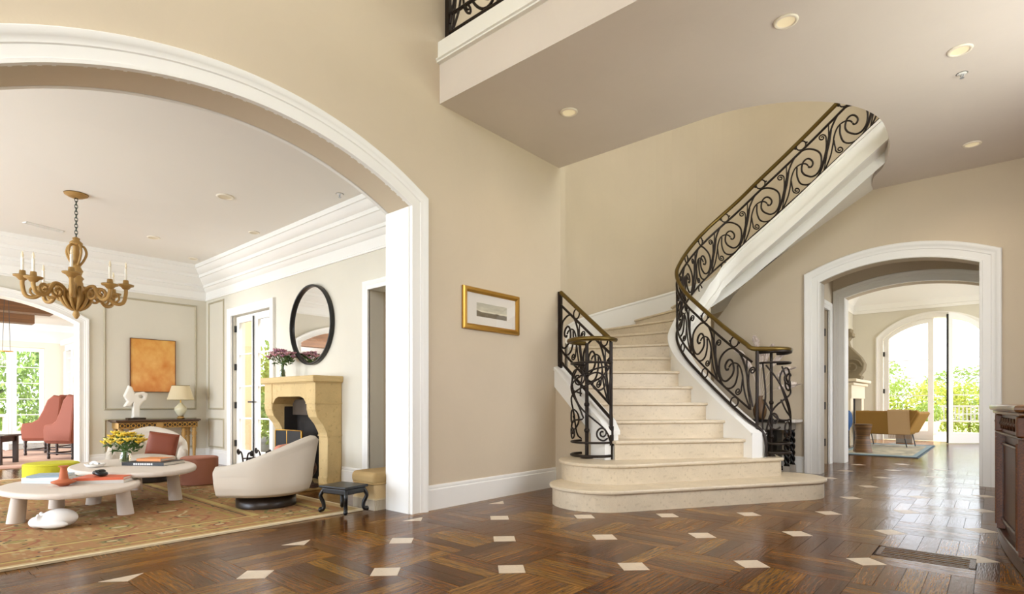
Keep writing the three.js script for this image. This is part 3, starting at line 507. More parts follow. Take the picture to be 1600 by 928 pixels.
{
  const t = thing('stair_railing', 'long scrolled black iron railing with brass handrail along the inner curve', 'railing', [-2.0, 0.4, -6.4]);
  const put = (name, g, m = M.iron, parent = t) => obj(name, local(merge(g), t), m, parent);
  const map = (k, h) => { const p = mid(Math.min(21.9, k)); return V(p.x, nose(k) + railOff(k) + h, p.z); };
  const range = (k0, k1, h, st = 0.25) => { const o = []; for (let k = k0; k <= k1 + 1e-6; k += st) o.push(map(k, h)); return o; };
  const hr = range(3.0, 21.8, 0);
  const head = [[-1.72, 1.585, -6.72], [-1.715, 1.585, -6.58], [-1.79, 1.585, -6.47], [-1.92, 1.59, -6.42]].map((p) => V(...p));
  put('handrail', tube([...head, ...hr], 0.026, 220, 8), M.brass);
  put('sub_rail', [tube(range(3.0, 21.8, RH.sub), 0.015, 150, 6)]);
  put('low_rail', [tube(range(3.1, 21.8, RH.low), 0.013, 150, 6)]);
  put('foot_rail', [tube([V(-1.885, 0.41, -6.395), V(-1.888, 0.58, -6.396), V(-1.93, 0.69, -6.4), ...range(3.2, 21.8, RH.foot)], 0.017, 150, 6)]);
  for (let n = 0; n < 11; n++) {
    const k0 = 2.95 + 1.75 * n, kr = k0 + 0.9;
    if (kr < 21.4) { put('ring', ringOn(map, kr, RH.sub / 2, 0.2, 0.056, 0.009, 0.2)); for (const s of [-1, 1]) put('bead', sph(0.013, ...map(kr + s * 0.24, RH.sub / 2 - s * 0.03).toArray(), 6, 5)); put('ring', ringOn(map, kr, (RH.low + RH.foot) / 2, 0.19, 0.053, 0.009, 0.2)); }
    for (const c of wave()) { const p = c.p.map(([a, b]) => [k0 + 1.75 * a, RH.low + (RH.sub - RH.low) * b]).filter(([k]) => k < 21.7); if (p.length > 4) put(c.name, tubeR(p.map(([k, h]) => map(k, h)), c.r)); }
  }
  // newel cage on the second step
  const cx = -1.87, cz = -6.62, cage = (a, y) => V(cx + 0.17 * Math.cos(R(a)), y, cz + 0.17 * Math.sin(R(a)));
  put('newel_post', [cyl(0.018, 0.018, 1.17, -1.98, 0.4, -6.4, 8), cyl(0.016, 0.016, 1.18, cx - 0.02, 0.4, cz + 0.02, 8), cyl(0.05, 0.03, 0.03, cx - 0.02, 0.4, cz + 0.02, 12), sph(0.026, cx - 0.02, 1.0, cz + 0.02), sph(0.026, cx - 0.02, 0.62, cz + 0.02)]);
  const hoop = (y, r = 0.012, a0 = -95, a1 = 130) => tube(Array.from({ length: 14 }, (_, i) => cage(a0 + (a1 - a0) * i / 13, y)), r, 26, 6);
  put('cage_hoop', hoop(1.44)); put('cage_hoop', hoop(1.56, 0.02)); put('cage_hoop', hoop(0.55)); put('cage_hoop', hoop(0.45, 0.014));
  const cm = (a, y) => cage(-80 + 190 * a, 0.55 + 0.88 * y);
  for (const c of [[...smooth2([[0.05, 0.02], [0.3, 0.2], [0.55, 0.5], [0.7, 0.75]], 12), ...spiral(0.55, 0.82, 0.16, 0.03, -20, 1.4, 20)], [...smooth2([[0.95, 0.98], [0.75, 0.8], [0.5, 0.5], [0.35, 0.3]], 12), ...spiral(0.5, 0.2, 0.16, 0.03, 150, 1.4, 20)],
    smooth2([[0.02, 0.98], [0.25, 0.7], [0.8, 0.45], [0.98, 0.05]], 16), smooth2([[0.0, 0.55], [0.2, 0.36], [0.7, 0.3], [1, 0.55]], 14), spiral(0.2, 0.75, 0.15, 0.02, 40, 1.5, 22), spiral(0.8, 0.3, 0.14, 0.02, 220, 1.5, 22), smooth2([[0.98, 0.0], [1.03, 0.3], [0.96, 0.6], [1.02, 1.0]], 10)]) put('cage_scroll', tubeR(c.map(([a, b]) => cm(a, b)), 0.010));
}
{
  const t = thing('stair_railing', 'short scrolled black iron railing with brass handrail against the end of the arch wall', 'railing', [-3.3, 0.4, -5.15]);
  const put = (name, g, m = M.iron) => obj(name, local(merge(g), t), m, t);
  const A = [-3.06, -5.12], Bw = [-3.935, -5.43], map = (s, h) => V(A[0] + (Bw[0] - A[0]) * s, 1.66 + 0.66 * s + h, A[1] + (Bw[1] - A[1]) * s);
  const cx = -3.28, cz = -5.1, cr = 0.225, cage = (a, y) => V(cx + cr * Math.cos(R(a)), y, cz + cr * Math.sin(R(a)));
  put('handrail', [tube([map(0, 0), map(0.5, 0), map(1, 0)], 0.026, 20, 8)], M.brass);
  put('volute_rail', tube(Array.from({ length: 20 }, (_, i) => { const a = -20 + 240 * i / 19; return V(cx + 0.25 * Math.cos(R(a)), 1.665, cz + 0.25 * Math.sin(R(a))); }), 0.024, 40, 8), M.brass);
  put('wall_post', bx(-3.965, -3.925, 1.36, 2.33, -5.45, -5.41));
  put('sub_rail', tube([map(0, RH.sub), map(1, RH.sub)], 0.015, 8, 6)); put('low_rail', tube([map(0, RH.low), map(1, RH.low)], 0.014, 8, 6)); put('foot_rail', tube([map(0, RH.foot), map(1, RH.foot)], 0.018, 8, 6));
  for (const s of [0.12, 0.66]) put('ring', ringOn(map, s, RH.sub / 2, 0.06, 0.056, 0.009, 0.66));
  for (let n = 0; n < 2; n++) for (const c of wave()) { const p = c.p.map(([a, b]) => [0.02 + 0.5 * (n + a), RH.low + (RH.sub - RH.low) * b]).filter(([s]) => s < 0.98); if (p.length > 4) put(c.name, tubeR(p.map(([s, h]) => map(s, h)), c.r)); }
  put('newel_post', [cyl(0.02, 0.02, 1.24, cx - 0.05, 0.4, cz + 0.03, 8), cyl(0.075, 0.03, 0.035, cx - 0.05, 0.4, cz + 0.03, 14), sph(0.03, cx - 0.05, 0.98, cz + 0.03), sph(0.03, cx - 0.05, 0.7, cz + 0.03), sph(0.03, cx - 0.05, 1.3, cz + 0.03)]);
  put('end_post', [bar([-3.06, 0.4, -5.12], [-3.06, 1.64, -5.12], 0.018), cyl(0.03, 0.03, 0.2, -3.06, 0.55, -5.12, 8)]);
  const hoop = (y, r = 0.012, a0 = -10, a1 = 215) => tube(Array.from({ length: 16 }, (_, i) => cage(a0 + (a1 - a0) * i / 15, y)), r, 30, 6);
  put('cage_hoop', hoop(1.42)); put('cage_hoop', hoop(0.58)); put('cage_hoop', hoop(0.44, 0.015));
  const cm = (a, y) => cage(-5 + 215 * a, 0.58 + 0.84 * y);
  for (const c of [[...smooth2([[0.02, 0.0], [0.12, 0.16], [0.45, 0.45], [0.62, 0.72]], 12), ...spiral(0.48, 0.8, 0.15, 0.03, -20, 1.5, 20)], [...smooth2([[0.95, 1.0], [0.75, 0.75], [0.5, 0.5], [0.4, 0.3]], 12), ...spiral(0.8, 0.3, 0.2, 0.03, 190, 1.6, 24)],
    smooth2([[0.02, 0.98], [0.2, 0.8], [0.75, 0.5], [0.9, 0.1], [0.98, 0.02]], 16), smooth2([[0.98, 0.62], [0.7, 0.7], [0.3, 0.9], [0.02, 0.96]], 14), spiral(0.22, 0.74, 0.15, 0.02, 40, 1.5, 22), spiral(0.16, 0.12, 0.1, 0.02, 220, 1.7, 22), smooth2([[0.0, 0.0], [-0.03, 0.3], [0.05, 0.6], [-0.02, 1.0]], 12), smooth2([[1, 0], [1.04, 0.35], [0.96, 0.62], [1.02, 1.0]], 12), spiral(0.62, 0.1, 0.1, 0.02, 0, 1.5, 20)]) put('cage_scroll', tubeR(c.map(([a, b]) => cm(a, b)), 0.010));
}
{   // balcony railing above the hall
  const t = thing('balcony_railing', 'black iron railing standing on the white edge of the upper balcony', 'railing', [-1.6, 4.4, -3.6]);
  const put = (name, g, m = M.iron) => obj(name, local(merge(g), t), m, t);
  const map = (x, h) => V(x, 5.36 + h, -3.6);
  put('handrail', bar([XA + 0.02, 5.36, -3.6], [XR - 0.02, 5.36, -3.6], 0.026, 8), M.brass);
  put('wall_post', bx(XA + 0.02, XA + 0.07, 4.4, 5.36, -3.62, -3.58));
  for (const h of [RH.sub, RH.low, -0.86]) put('rail', bar([XA + 0.02, 5.36 + h, -3.6], [XR - 0.02, 5.36 + h, -3.6], 0.017, 6));
  for (let n = 0; n < 8; n++) { for (const c of wave()) put(c.name, tubeR(c.p.map(([a, b]) => map(XA + 0.07 + 0.58 * (n + a), -0.84 + (RH.sub + 0.84) * b)), c.r + 0.003)); put('ring', ringOn(map, XA + 0.35 + 0.58 * n, RH.sub / 2, 0.062, 0.062, 0.008)); }
}
// ---------------------------------------------------------------- living room
function leafGeo(n, spread, l, w, s = 1) {   // n small folded leaves scattered in an ellipsoid [rx, ry, rz]
  const pos = [], uv = []; let q = s * 7919 + 13; const r0 = () => ((q = (q * 1664525 + 1013904223) >>> 0) / 4294967296);
  for (let i = 0; i < n; i++) {
    const a = r0() * 6.283, c = r0() * 2 - 1, r = Math.cbrt(0.25 + 0.75 * r0()), e = Math.sqrt(1 - c * c);
    const p = V(spread[0] * r * e * Math.cos(a), spread[1] * r * c, spread[2] * r * e * Math.sin(a));
    const d = V(r0() - 0.5, r0() * 0.7 - 0.2, r0() - 0.5).normalize(), u = V(r0() - 0.5, r0() - 0.5, r0() - 0.5).cross(d).normalize(), L = l * (0.7 + 0.6 * r0()), W = w * (0.7 + 0.6 * r0());
    const A = p.clone(), B = p.clone().addScaledVector(d, L), m = p.clone().addScaledVector(d, L * 0.45), up = d.clone().cross(u).multiplyScalar(W * 0.25), C = m.clone().addScaledVector(u, W / 2).add(up), D = m.clone().addScaledVector(u, -W / 2).add(up);
    for (const v of [A, C, B, A, B, D]) pos.push(v.x, v.y, v.z); uv.push(0, 0, 1, 0, 1, 1, 0, 0, 1, 1, 0, 1);
  }
  const g = new THREE.BufferGeometry(); g.setAttribute('position', new THREE.Float32BufferAttribute(pos, 3)); g.setAttribute('uv', new THREE.Float32BufferAttribute(uv, 2)); g.computeVertexNormals(); return g;
}
const leafMat = (c) => mt(c, 0.7, { transmission: 0.25, thickness: 0, side: THREE.DoubleSide });
const camRight = [Math.cos(YAW), -Math.sin(YAW)];   // plan direction across the view
// rug
{
  const c = document.createElement('canvas'); c.width = 1536; c.height = 1024; const g = c.getContext('2d');
  g.fillStyle = '#b98d5c'; g.fillRect(0, 0, 1536, 1024);
  const cols = ['#cdb57c', '#a99a55', '#b97c50', '#8a8650', '#d8c79c', '#a96a48', '#c39a62', '#bfae6c'];
  for (let i = 0; i < 9000; i++) { g.fillStyle = cols[(rnd() * cols.length) | 0]; g.globalAlpha = 0.5; g.fillRect(rnd() * 1536, rnd() * 1024, rr(4, 34), rr(2, 7)); }
  g.globalAlpha = 1;
  const rosette = (x, y, r, a, b) => { g.fillStyle = a; g.beginPath(); for (let i = 0; i <= 16; i++) { const t = i * Math.PI / 8, q = r * (i % 2 ? 0.62 : 1); g.lineTo(x + q * Math.cos(t), y + q * Math.sin(t)); } g.fill(); g.fillStyle = b; g.beginPath(); g.arc(x, y, r * 0.4, 0, 7); g.fill(); g.strokeStyle = '#4b4636'; g.lineWidth = 1.5; g.stroke(); };
  for (let y = 60; y < 1000; y += 96) for (let x = 60 + (y % 192 ? 60 : 0); x < 1500; x += 128) { rosette(x + rr(-16, 16), y + rr(-12, 12), rr(16, 34), cols[(rnd() * 8) | 0], cols[(rnd() * 8) | 0]); g.strokeStyle = cols[(rnd() * 8) | 0]; g.lineWidth = 4; g.beginPath(); g.moveTo(x, y); g.bezierCurveTo(x + 30, y - 40, x + 70, y + 40, x + 118, y + rr(-30, 30)); g.stroke(); }
  for (let i = 0; i < 700; i++) { g.fillStyle = rnd() < 0.5 ? '#3f3b30' : '#5d5333'; g.fillRect(rnd() * 1536, rnd() * 1024, rr(3, 12), rr(2, 5)); }
  const band = (o, w, col) => { g.strokeStyle = col; g.lineWidth = w; g.strokeRect(o, o, 1536 - 2 * o, 1024 - 2 * o); };
  band(6, 14, '#d8c08d'); band(40, 8, '#cdb968'); band(50, 2, '#4b4636'); band(130, 10, '#d5c079'); band(141, 2, '#4b4636'); band(20, 6, '#b98a52'); band(155, 5, '#b6a252');
  for (let s = 0; s < 2; s++) for (let x = 90; x < 1480; x += 62) { rosette(x, s ? 934 : 90, 18, cols[(x / 62 | 0) % 8], '#e5d3a0'); if (x < 960) { rosette(s ? 1446 : 90, x, 18, cols[(x / 62 | 0) % 8], '#e5d3a0'); } }
  const t = new THREE.CanvasTexture(c); t.colorSpace = THREE.SRGBColorSpace;
  const rug = thing('area_rug', 'large gold and terracotta oriental rug on the living room floor', 'rug', [-7.0, 0, 0.1]);
  obj('pile', grid(2, 2, (u, v) => [2.55 - 5.1 * u, 0.016, -3.07 + 6 * v]), mt(0xe6e0d8, 0.95, { map: t, bumpMap: tex(weave, 40, 40), bumpScale: 0.004 }), rug);
  obj('selvedge', [bx(2.55, 2.575, 0.002, 0.017, -3.07, 2.93), bx(-2.575, -2.55, 0.002, 0.017, -3.07, 2.93), bx(-2.575, 2.575, 0.002, 0.017, -3.095, -3.07), bx(-2.575, 2.575, 0.002, 0.0175, 2.93, 2.955), bx(-2.55, 2.55, 0.0005, 0.015, -3.07, 2.93)], mt(0xe3d2ae, 0.95), rug);
}
// pebble-topped coffee tables
function pebbleTable(label, x, z, rx, rz, turn, h, legs, spin) {
  const t = thing('coffee_table', label, 'coffee table', [x, 0.0165, z], 0, 'nesting coffee tables');
  const H = h - 0.0165, pts = Array.from({ length: 48 }, (_, i) => { const a = i / 48 * 2 * Math.PI, s = 1 + 0.05 * Math.cos(2 * a + spin) + 0.03 * Math.cos(3 * a + spin); const p = [rx * s * Math.cos(a), rz * s * Math.sin(a)]; return [p[0] * Math.cos(turn) - p[1] * Math.sin(turn), p[0] * Math.sin(turn) + p[1] * Math.cos(turn)]; });
  obj('top', worldUV(plan(pts, H - 0.048, H, 0.018)), M.pebble, t);
  for (const [lx, lz] of legs) { const g = cyl(0.062, 0.052, H - 0.03, 0, 0, 0, 24); const k = 0.14; const m = new THREE.Matrix4().set(1, -k * Math.sign(lx - x) * Math.min(1, Math.abs(lx - x) * 2), 0, 0, 0, 1, 0, 0, 0, -k * Math.sign(lz - z) * Math.min(1, Math.abs(lz - z) * 2), 1, 0, 0, 0, 0, 1); obj('leg', g.applyMatrix4(m).translate(lx - x, 0, lz - z), M.pebble, t); }
  return t;
}
pebbleTable('low cream pebble table nearest the arch, holding the terracotta candlestick', -6.12, -1.17, 0.64, 0.52, 0.1, 0.29, [[-6.06, -0.78], [-5.8, -1.48], [-6.62, -1.14]], 0.4);
pebbleTable('larger cream pebble table behind, holding the vase of yellow flowers', -6.75, -1.8, 0.86, 0.53, 0.1, 0.355, [[-6.28, -2.03], [-7.34, -1.97], [-6.62, -1.42]], 1.2);
// books and small things on the tables
function book(label, x, y, z, w, d, h, turn, cover, group) {
  const t = thing('book', label, 'book', [x, y, z], turn, group);
  obj('cover', [bx(-w / 2, w / 2, 0, 0.003, -d / 2, d / 2), bx(-w / 2, w / 2, h - 0.003, h, -d / 2, d / 2), bx(-w / 2, w / 2, 0.003, h - 0.003, d / 2 - 0.003, d / 2)], mt(cover, 0.5), t);
  obj('pages', bx(-w / 2 + 0.006, w / 2 - 0.006, 0.003, h - 0.003, -d / 2 + 0.006, d / 2 - 0.003), mt(0xf0e9dc, 0.9), t); return t;
}
{
  const A = YAW, F = 0.29, B = 0.355, g1 = 'books on the low table', g2 = 'books under the yellow flowers';
  book('thick pale grey book under the coral book', -6.06, F, -1.39, 0.40, 0.3, 0.028, A + 0.25, 0xc9c4bd, g1);
  book('coral red book with a black coil on it', -6.06, F + 0.028, -1.39, 0.39, 0.29, 0.022, A + 0.25, 0xd9653f, g1);
  book('pale blue book at the bottom of the stack by the candlestick', -6.42, F, -1.07, 0.33, 0.25, 0.026, A - 0.1, 0xb9c4cf, g1);
  book('white book in the middle of the stack by the candlestick', -6.43, F + 0.026, -1.06, 0.31, 0.23, 0.022, A + 0.05, 0xeceae6, g1);
  book('grey blue book on top of the stack by the candlestick', -6.42, F + 0.048, -1.07, 0.28, 0.22, 0.018, A + 0.3, 0x93a7b4, g1);
  const k = book('wide black book with white lettering on its spine beside the flower vase', -6.66, B, -1.95, 0.46, 0.32, 0.034, A - 0.1, 0x141416, g2);
  obj('spine_lettering', Array.from({ length: 9 }, (_, i) => bx(-0.1 + i * 0.024, -0.1 + i * 0.024 + (i % 3 ? 0.016 : 0.019), 0.009, 0.026, 0.16, 0.1608)), mt(0xf2f2f0, 0.6), k);
  book('orange backed book lying on the black book', -6.72, B + 0.034, -1.98, 0.27, 0.2, 0.026, A - 0.1, 0xe08a45, g2);
  const cs = tag(obj('candlestick', lathe([[0, 0], [0.03, 0], [0.045, 0.012], [0.085, 0.03], [0.088, 0.042], [0.045, 0.056], [0.034, 0.062], [0.026, 0.12], [0.021, 0.155], [0.036, 0.166], [0.036, 0.172], [0.012, 0.17], [0, 0.168]], 32), mt(0xbe6a44, 0.7)), 'terracotta candlestick with a flared disc foot on the low table', 'candlestick'); cs.position.set(-6.0, F, -1.08);
  const coil = tag(obj('knot_sculpture', [tube([[-0.07, 0.018, 0], [-0.03, 0.03, 0.04], [0.03, 0.022, -0.03], [0.075, 0.02, 0.02], [0.02, 0.04, 0.04], [-0.04, 0.036, -0.03]], 0.018, 60, 8, true)], M.black), 'small black knotted coil lying on the coral book', 'ornament'); coil.position.set(-6.08, F + 0.05, -1.36);
  const dish = thing('ashtray', 'white folded ceramic dish on the larger table', 'dish', [-6.79, B, -1.47]);
  obj('bowl', lathe([[0, 0.006], [0.05, 0], [0.075, 0.012], [0.09, 0.034], [0.082, 0.036], [0.06, 0.016], [0, 0.012]], 24), mt(0xf4f2ee, 0.3), dish);
  obj('fold', tube([[-0.06, 0.03, 0.02], [0, 0.05, 0.01], [0.06, 0.032, -0.02]], 0.014, 16, 8), mt(0xf4f2ee, 0.3), dish);
}
function bouquet(name, label, x, y, z, h, rad, cy, kinds, leafC, vr = 0.05) {
  const t = thing(name, label, 'flower vase', [x, y, z]);
  obj('vase', lathe([[0, 0.004], [vr * 0.8, 0], [vr, 0.012], [vr * 1.05, h * 0.45], [vr * 0.72, h * 0.85], [vr * 0.86, h], [vr * 0.8, h], [vr * 0.66, h * 0.85], [vr * 0.98, h * 0.45], [vr * 0.92, 0.016], [0, 0.012]], 28), new THREE.MeshPhysicalMaterial({ color: 0xffffff, roughness: 0.02, transmission: 1, thickness: 0, ior: 1.45 }), t);
  obj('water', cyl(vr * 0.86, vr * 0.9, h * 0.5, 0, 0.014, 0, 20), new THREE.MeshPhysicalMaterial({ color: 0xdfe8d2, roughness: 0.0, transmission: 1, thickness: 0.05, ior: 1.33 }), t);
  const stems = [], heads = kinds.map(() => []);
  for (let i = 0; i < 30; i++) {
    const a = i * 2.4, q = Math.sqrt((i + 0.5) / 30), p = [rad * q * Math.cos(a), cy + rad * 0.62 * (1 - q * q) * rr(0.7, 1.1) + rr(-0.02, 0.02) * 3 * rad, rad * q * Math.sin(a)];
    stems.push(tube([[p[0] * 0.12, 0.02, p[2] * 0.12], [p[0] * 0.16, h, p[2] * 0.16], [p[0] * 0.7, (h + p[1]) / 2 + 0.02, p[2] * 0.7], p], 0.003, 10, 4));
    const k = i % kinds.length, b = [];
    for (let n = 0; n < 6; n++) { const s = new THREE.SphereGeometry(kinds[k][1], 6, 4); s.scale(1, 0.35, 0.55); s.translate(kinds[k][1] * 0.9, 0, 0); s.rotateZ(0.6); s.rotateY(n * Math.PI / 3 + i); b.push(s); }
    b.push(new THREE.SphereGeometry(kinds[k][1] * 0.4, 6, 4)); heads[k].push(at(merge(b), ...p));
  }
  obj('stems', stems, mt(0x5c7a35, 0.7), t);
  kinds.forEach(([c], k) => heads[k].forEach((g) => obj('flower', g, mt(c, 0.7), t)));
  const lv = obj('leaves', leafGeo(130, [rad * 0.95, rad * 0.5, rad * 0.95], 0.075, 0.026, Math.round(x * 10)).translate(0, cy - rad * 0.05, 0), leafMat(leafC), t); lv.userData.kind = 'stuff';
  return t;
}
bouquet('flower_vase', 'round glass vase of yellow flowers on the larger pebble table', -7.0, 0.355, -1.78, 0.15, 0.19, 0.21, [[0xf0d24e, 0.03], [0xf3e27c, 0.026], [0xe9c23a, 0.024]], 0x4c6b2c, 0.055);
// round upholstered armchairs
function barrelChair(name, label, x, z, turn, cushion) {
  const t = thing(name, label, 'armchair', [x, 0.0165, z], turn, 'cream tub chairs');
  obj('plinth', lathe([[0, 0], [0.262, 0], [0.268, 0.006], [0.268, 0.125], [0, 0.125]], 40), mt(0x2b2017, 0.35), t);
  // U-shaped plan: straight arms in front, half circle behind; s runs from one arm end round the back to the other
  const arm = 0.27, total = 2 * arm + Math.PI * 0.36;
  const spine = (s) => { const d = s * total; if (d < arm) return [-1, 0, arm - d, -0.36]; if (d > total - arm) return [1, 0, d - (total - arm), 0.36]; const a = (d - arm) / 0.36; return [-Math.cos(a), -Math.sin(a), 0, null]; };
  const top = (s) => { const q = Math.abs(2 * s - 1), w = q * q * (3 - 2 * q); return 0.67 - 0.26 * Math.pow(w, 0.8); };
  const prof = (s) => { const y1 = top(s), b = Math.max(0, 1 - Math.abs(2 * s - 1) * 1.6), l = 0.07 * b; return [[-0.1, 0.12], [-0.02, 0.122], [0.03, 0.15], [0.055, 0.22], [0.065, 0.32], [0.065 + l * 0.7, y1 - 0.09], [0.06 + l, y1 - 0.03], [0.035 + l, y1 - 0.004], [0.0 + l, y1], [-0.035 + l, y1 - 0.02], [-0.05 + l * 0.6, y1 - 0.07], [-0.06, 0.3], [-0.065, 0.14]]; };
  const place = (s, o, y) => { const [nx, nz, z] = spine(s); return nz === 0 && Math.abs(nx) === 1 ? [nx * (0.36 + o), y, z] : [nx * (0.36 + o), y, nz * (0.36 + o)]; };
  const shell = grid(64, 48, (u, v) => { const p = prof(u), f = v * 12, i = Math.min(11, Math.floor(f)), w = f - i; return place(u, p[i][0] + (p[i + 1][0] - p[i][0]) * w, p[i][1] + (p[i + 1][1] - p[i][1]) * w); });
  const capAt = (s) => { const p = prof(s); return grid(4, 12, (u, v) => { const i = Math.round(v * 6), a = p[Math.min(6, i)], b = p[12 - Math.min(6, i)], q = place(s, a[0] + (b[0] - a[0]) * u, a[1] + (b[1] - a[1]) * u); q[2] += 0.03 * Math.sin(Math.PI * u) * Math.sin(Math.PI * Math.min(1, v * 1.2)); return q; }); };
  obj('shell', [shell, capAt(0), capAt(1)], M.boucle, t);
  obj('seat', [at(new THREE.CylinderGeometry(0.3, 0.3, 0.16, 40), 0, 0.2, 0.02), rbx(0.6, 0.2, 0.34, 0.06, 0, 0.22, 0.16), at(new THREE.SphereGeometry(0.3, 30, 10, 0, 6.3, 0, 1.57).scale(1, 0.22, 1), 0, 0.28, 0.03)], M.boucle, t);
  if (cushion) obj('cushion', rbx(0.34, 0.26, 0.1, 0.05, 0, 0, 0, 3).rotateX(-0.35).translate(0, 0.46, -0.16), mt(0xd88f78, 0.9, { bumpMap: tex(weave, 4), bumpScale: 0.002 }), t);
  return t;
}
barrelChair('tub_chair', 'cream boucle tub chair turned sideways on the near edge of the rug', -5.3, -2.5, R(-52), true);
barrelChair('tub_chair', 'cream boucle tub chair beyond the tables with a brown cushion', -8.05, -2.3, R(72), false);
{ const p = tag(obj('throw_pillow', grid(16, 16, (u, v) => { const a = u * 2 - 1, b = v * 2 - 1, e = 0.055 * Math.sqrt(Math.max(0, (1 - a ** 4) * (1 - b ** 4))); return [0.2 * a, 0.17 * b, e]; }).clone(), mt(0x7d3a1e, 0.6)), 'rust brown leather pillow on the far tub chair', 'pillow');
  p.geometry = merge([p.geometry, grid(16, 16, (u, v) => { const a = u * 2 - 1, b = v * 2 - 1, e = 0.055 * Math.sqrt(Math.max(0, (1 - a ** 4) * (1 - b ** 4))); return [0.2 * a, 0.17 * b, -e]; })]); p.position.set(-7.95, 0.475, -2.42); p.rotation.set(-0.3, R(62), 0.1); p.scale.setScalar(0.84); }
// poufs
const pouf = (label, x, z, r, h, c) => { const t = thing('pouf', label, 'pouf', [x, 0.0165, z]); obj('body', lathe([[0, 0], [r * 0.97, 0], [r, 0.012], [r, h - 0.03], [r * 0.97, h - 0.006], [r * 0.9, h], [0, h]], 40), mt(c, 0.85, { bumpMap: tex(weave, 12), bumpScale: 0.002 }), t); obj('seam', at(new THREE.TorusGeometry(r * 0.985, 0.006, 6, 48).rotateX(Math.PI / 2), 0, h - 0.018, 0), mt(c, 0.8), t); };
pouf('lime yellow round pouf behind the low table', -7.62, -1.27, 0.24, 0.345, 0xc9c22c);
pouf('dusty brown round pouf at the end of the larger table', -7.3, -2.62, 0.205, 0.33, 0xa86f58);
// curled-up white cat figure on the rug
{
  const mc = new MarchingCubes(64, new THREE.MeshBasicMaterial(), false, false, 120000), S = 0.2; mc.isolation = 0;
  const ell = (p, c, r) => { const d = V((p.x - c[0]) / r[0], (p.y - c[1]) / r[1], (p.z - c[2]) / r[2]); return (d.length() - 1) * Math.min(...r); };
  const smin = (a, b, k) => { const h = Math.max(0, Math.min(1, 0.5 + 0.5 * (b - a) / k)); return b + (a - b) * h - k * h * (1 - h); };
  for (let i = 0; i < 64; i++) for (let j = 0; j < 64; j++) for (let k = 0; k < 64; k++) {
    const p = V((i / 32 - 1) * S, (j / 32 - 1) * S, (k / 32 - 1) * S);
    let d = ell(p, [0.03, 0.065, -0.01], [0.12, 0.072, 0.085]); d = smin(d, ell(p, [-0.09, 0.042, 0.03], [0.06, 0.046, 0.052]), 0.015);
    d = smin(d, ell(p, [-0.09, 0.095, 0.0], [0.014, 0.022, 0.012]), 0.012); d = smin(d, ell(p, [-0.075, 0.09, 0.055], [0.012, 0.02, 0.014]), 0.012); d = smin(d, ell(p, [0.03, 0.03, 0.075], [0.11, 0.03, 0.03]), 0.02);
    mc.field[i + 64 * j + 4096 * k] = -d;
  }
  mc.update(); const n = mc.count, g = new THREE.BufferGeometry();
  g.setAttribute('position', new THREE.Float32BufferAttribute(mc.positionArray.slice(0, n * 3).map((v) => v * S), 3)); g.setAttribute('normal', new THREE.Float32BufferAttribute(mc.normalArray.slice(0, n * 3), 3)); g.setAttribute('uv', new THREE.Float32BufferAttribute(new Float32Array(n * 2), 2));
  const c = tag(obj('cat_figurine', g, mt(0xf1efec, 0.35)), 'glossy white sleeping cat figure on the rug by the low table', 'figurine'); c.position.set(-5.6, 0.025, -0.95); c.rotation.y = R(48); c.scale.set(1.05, 1, 1.05);
}
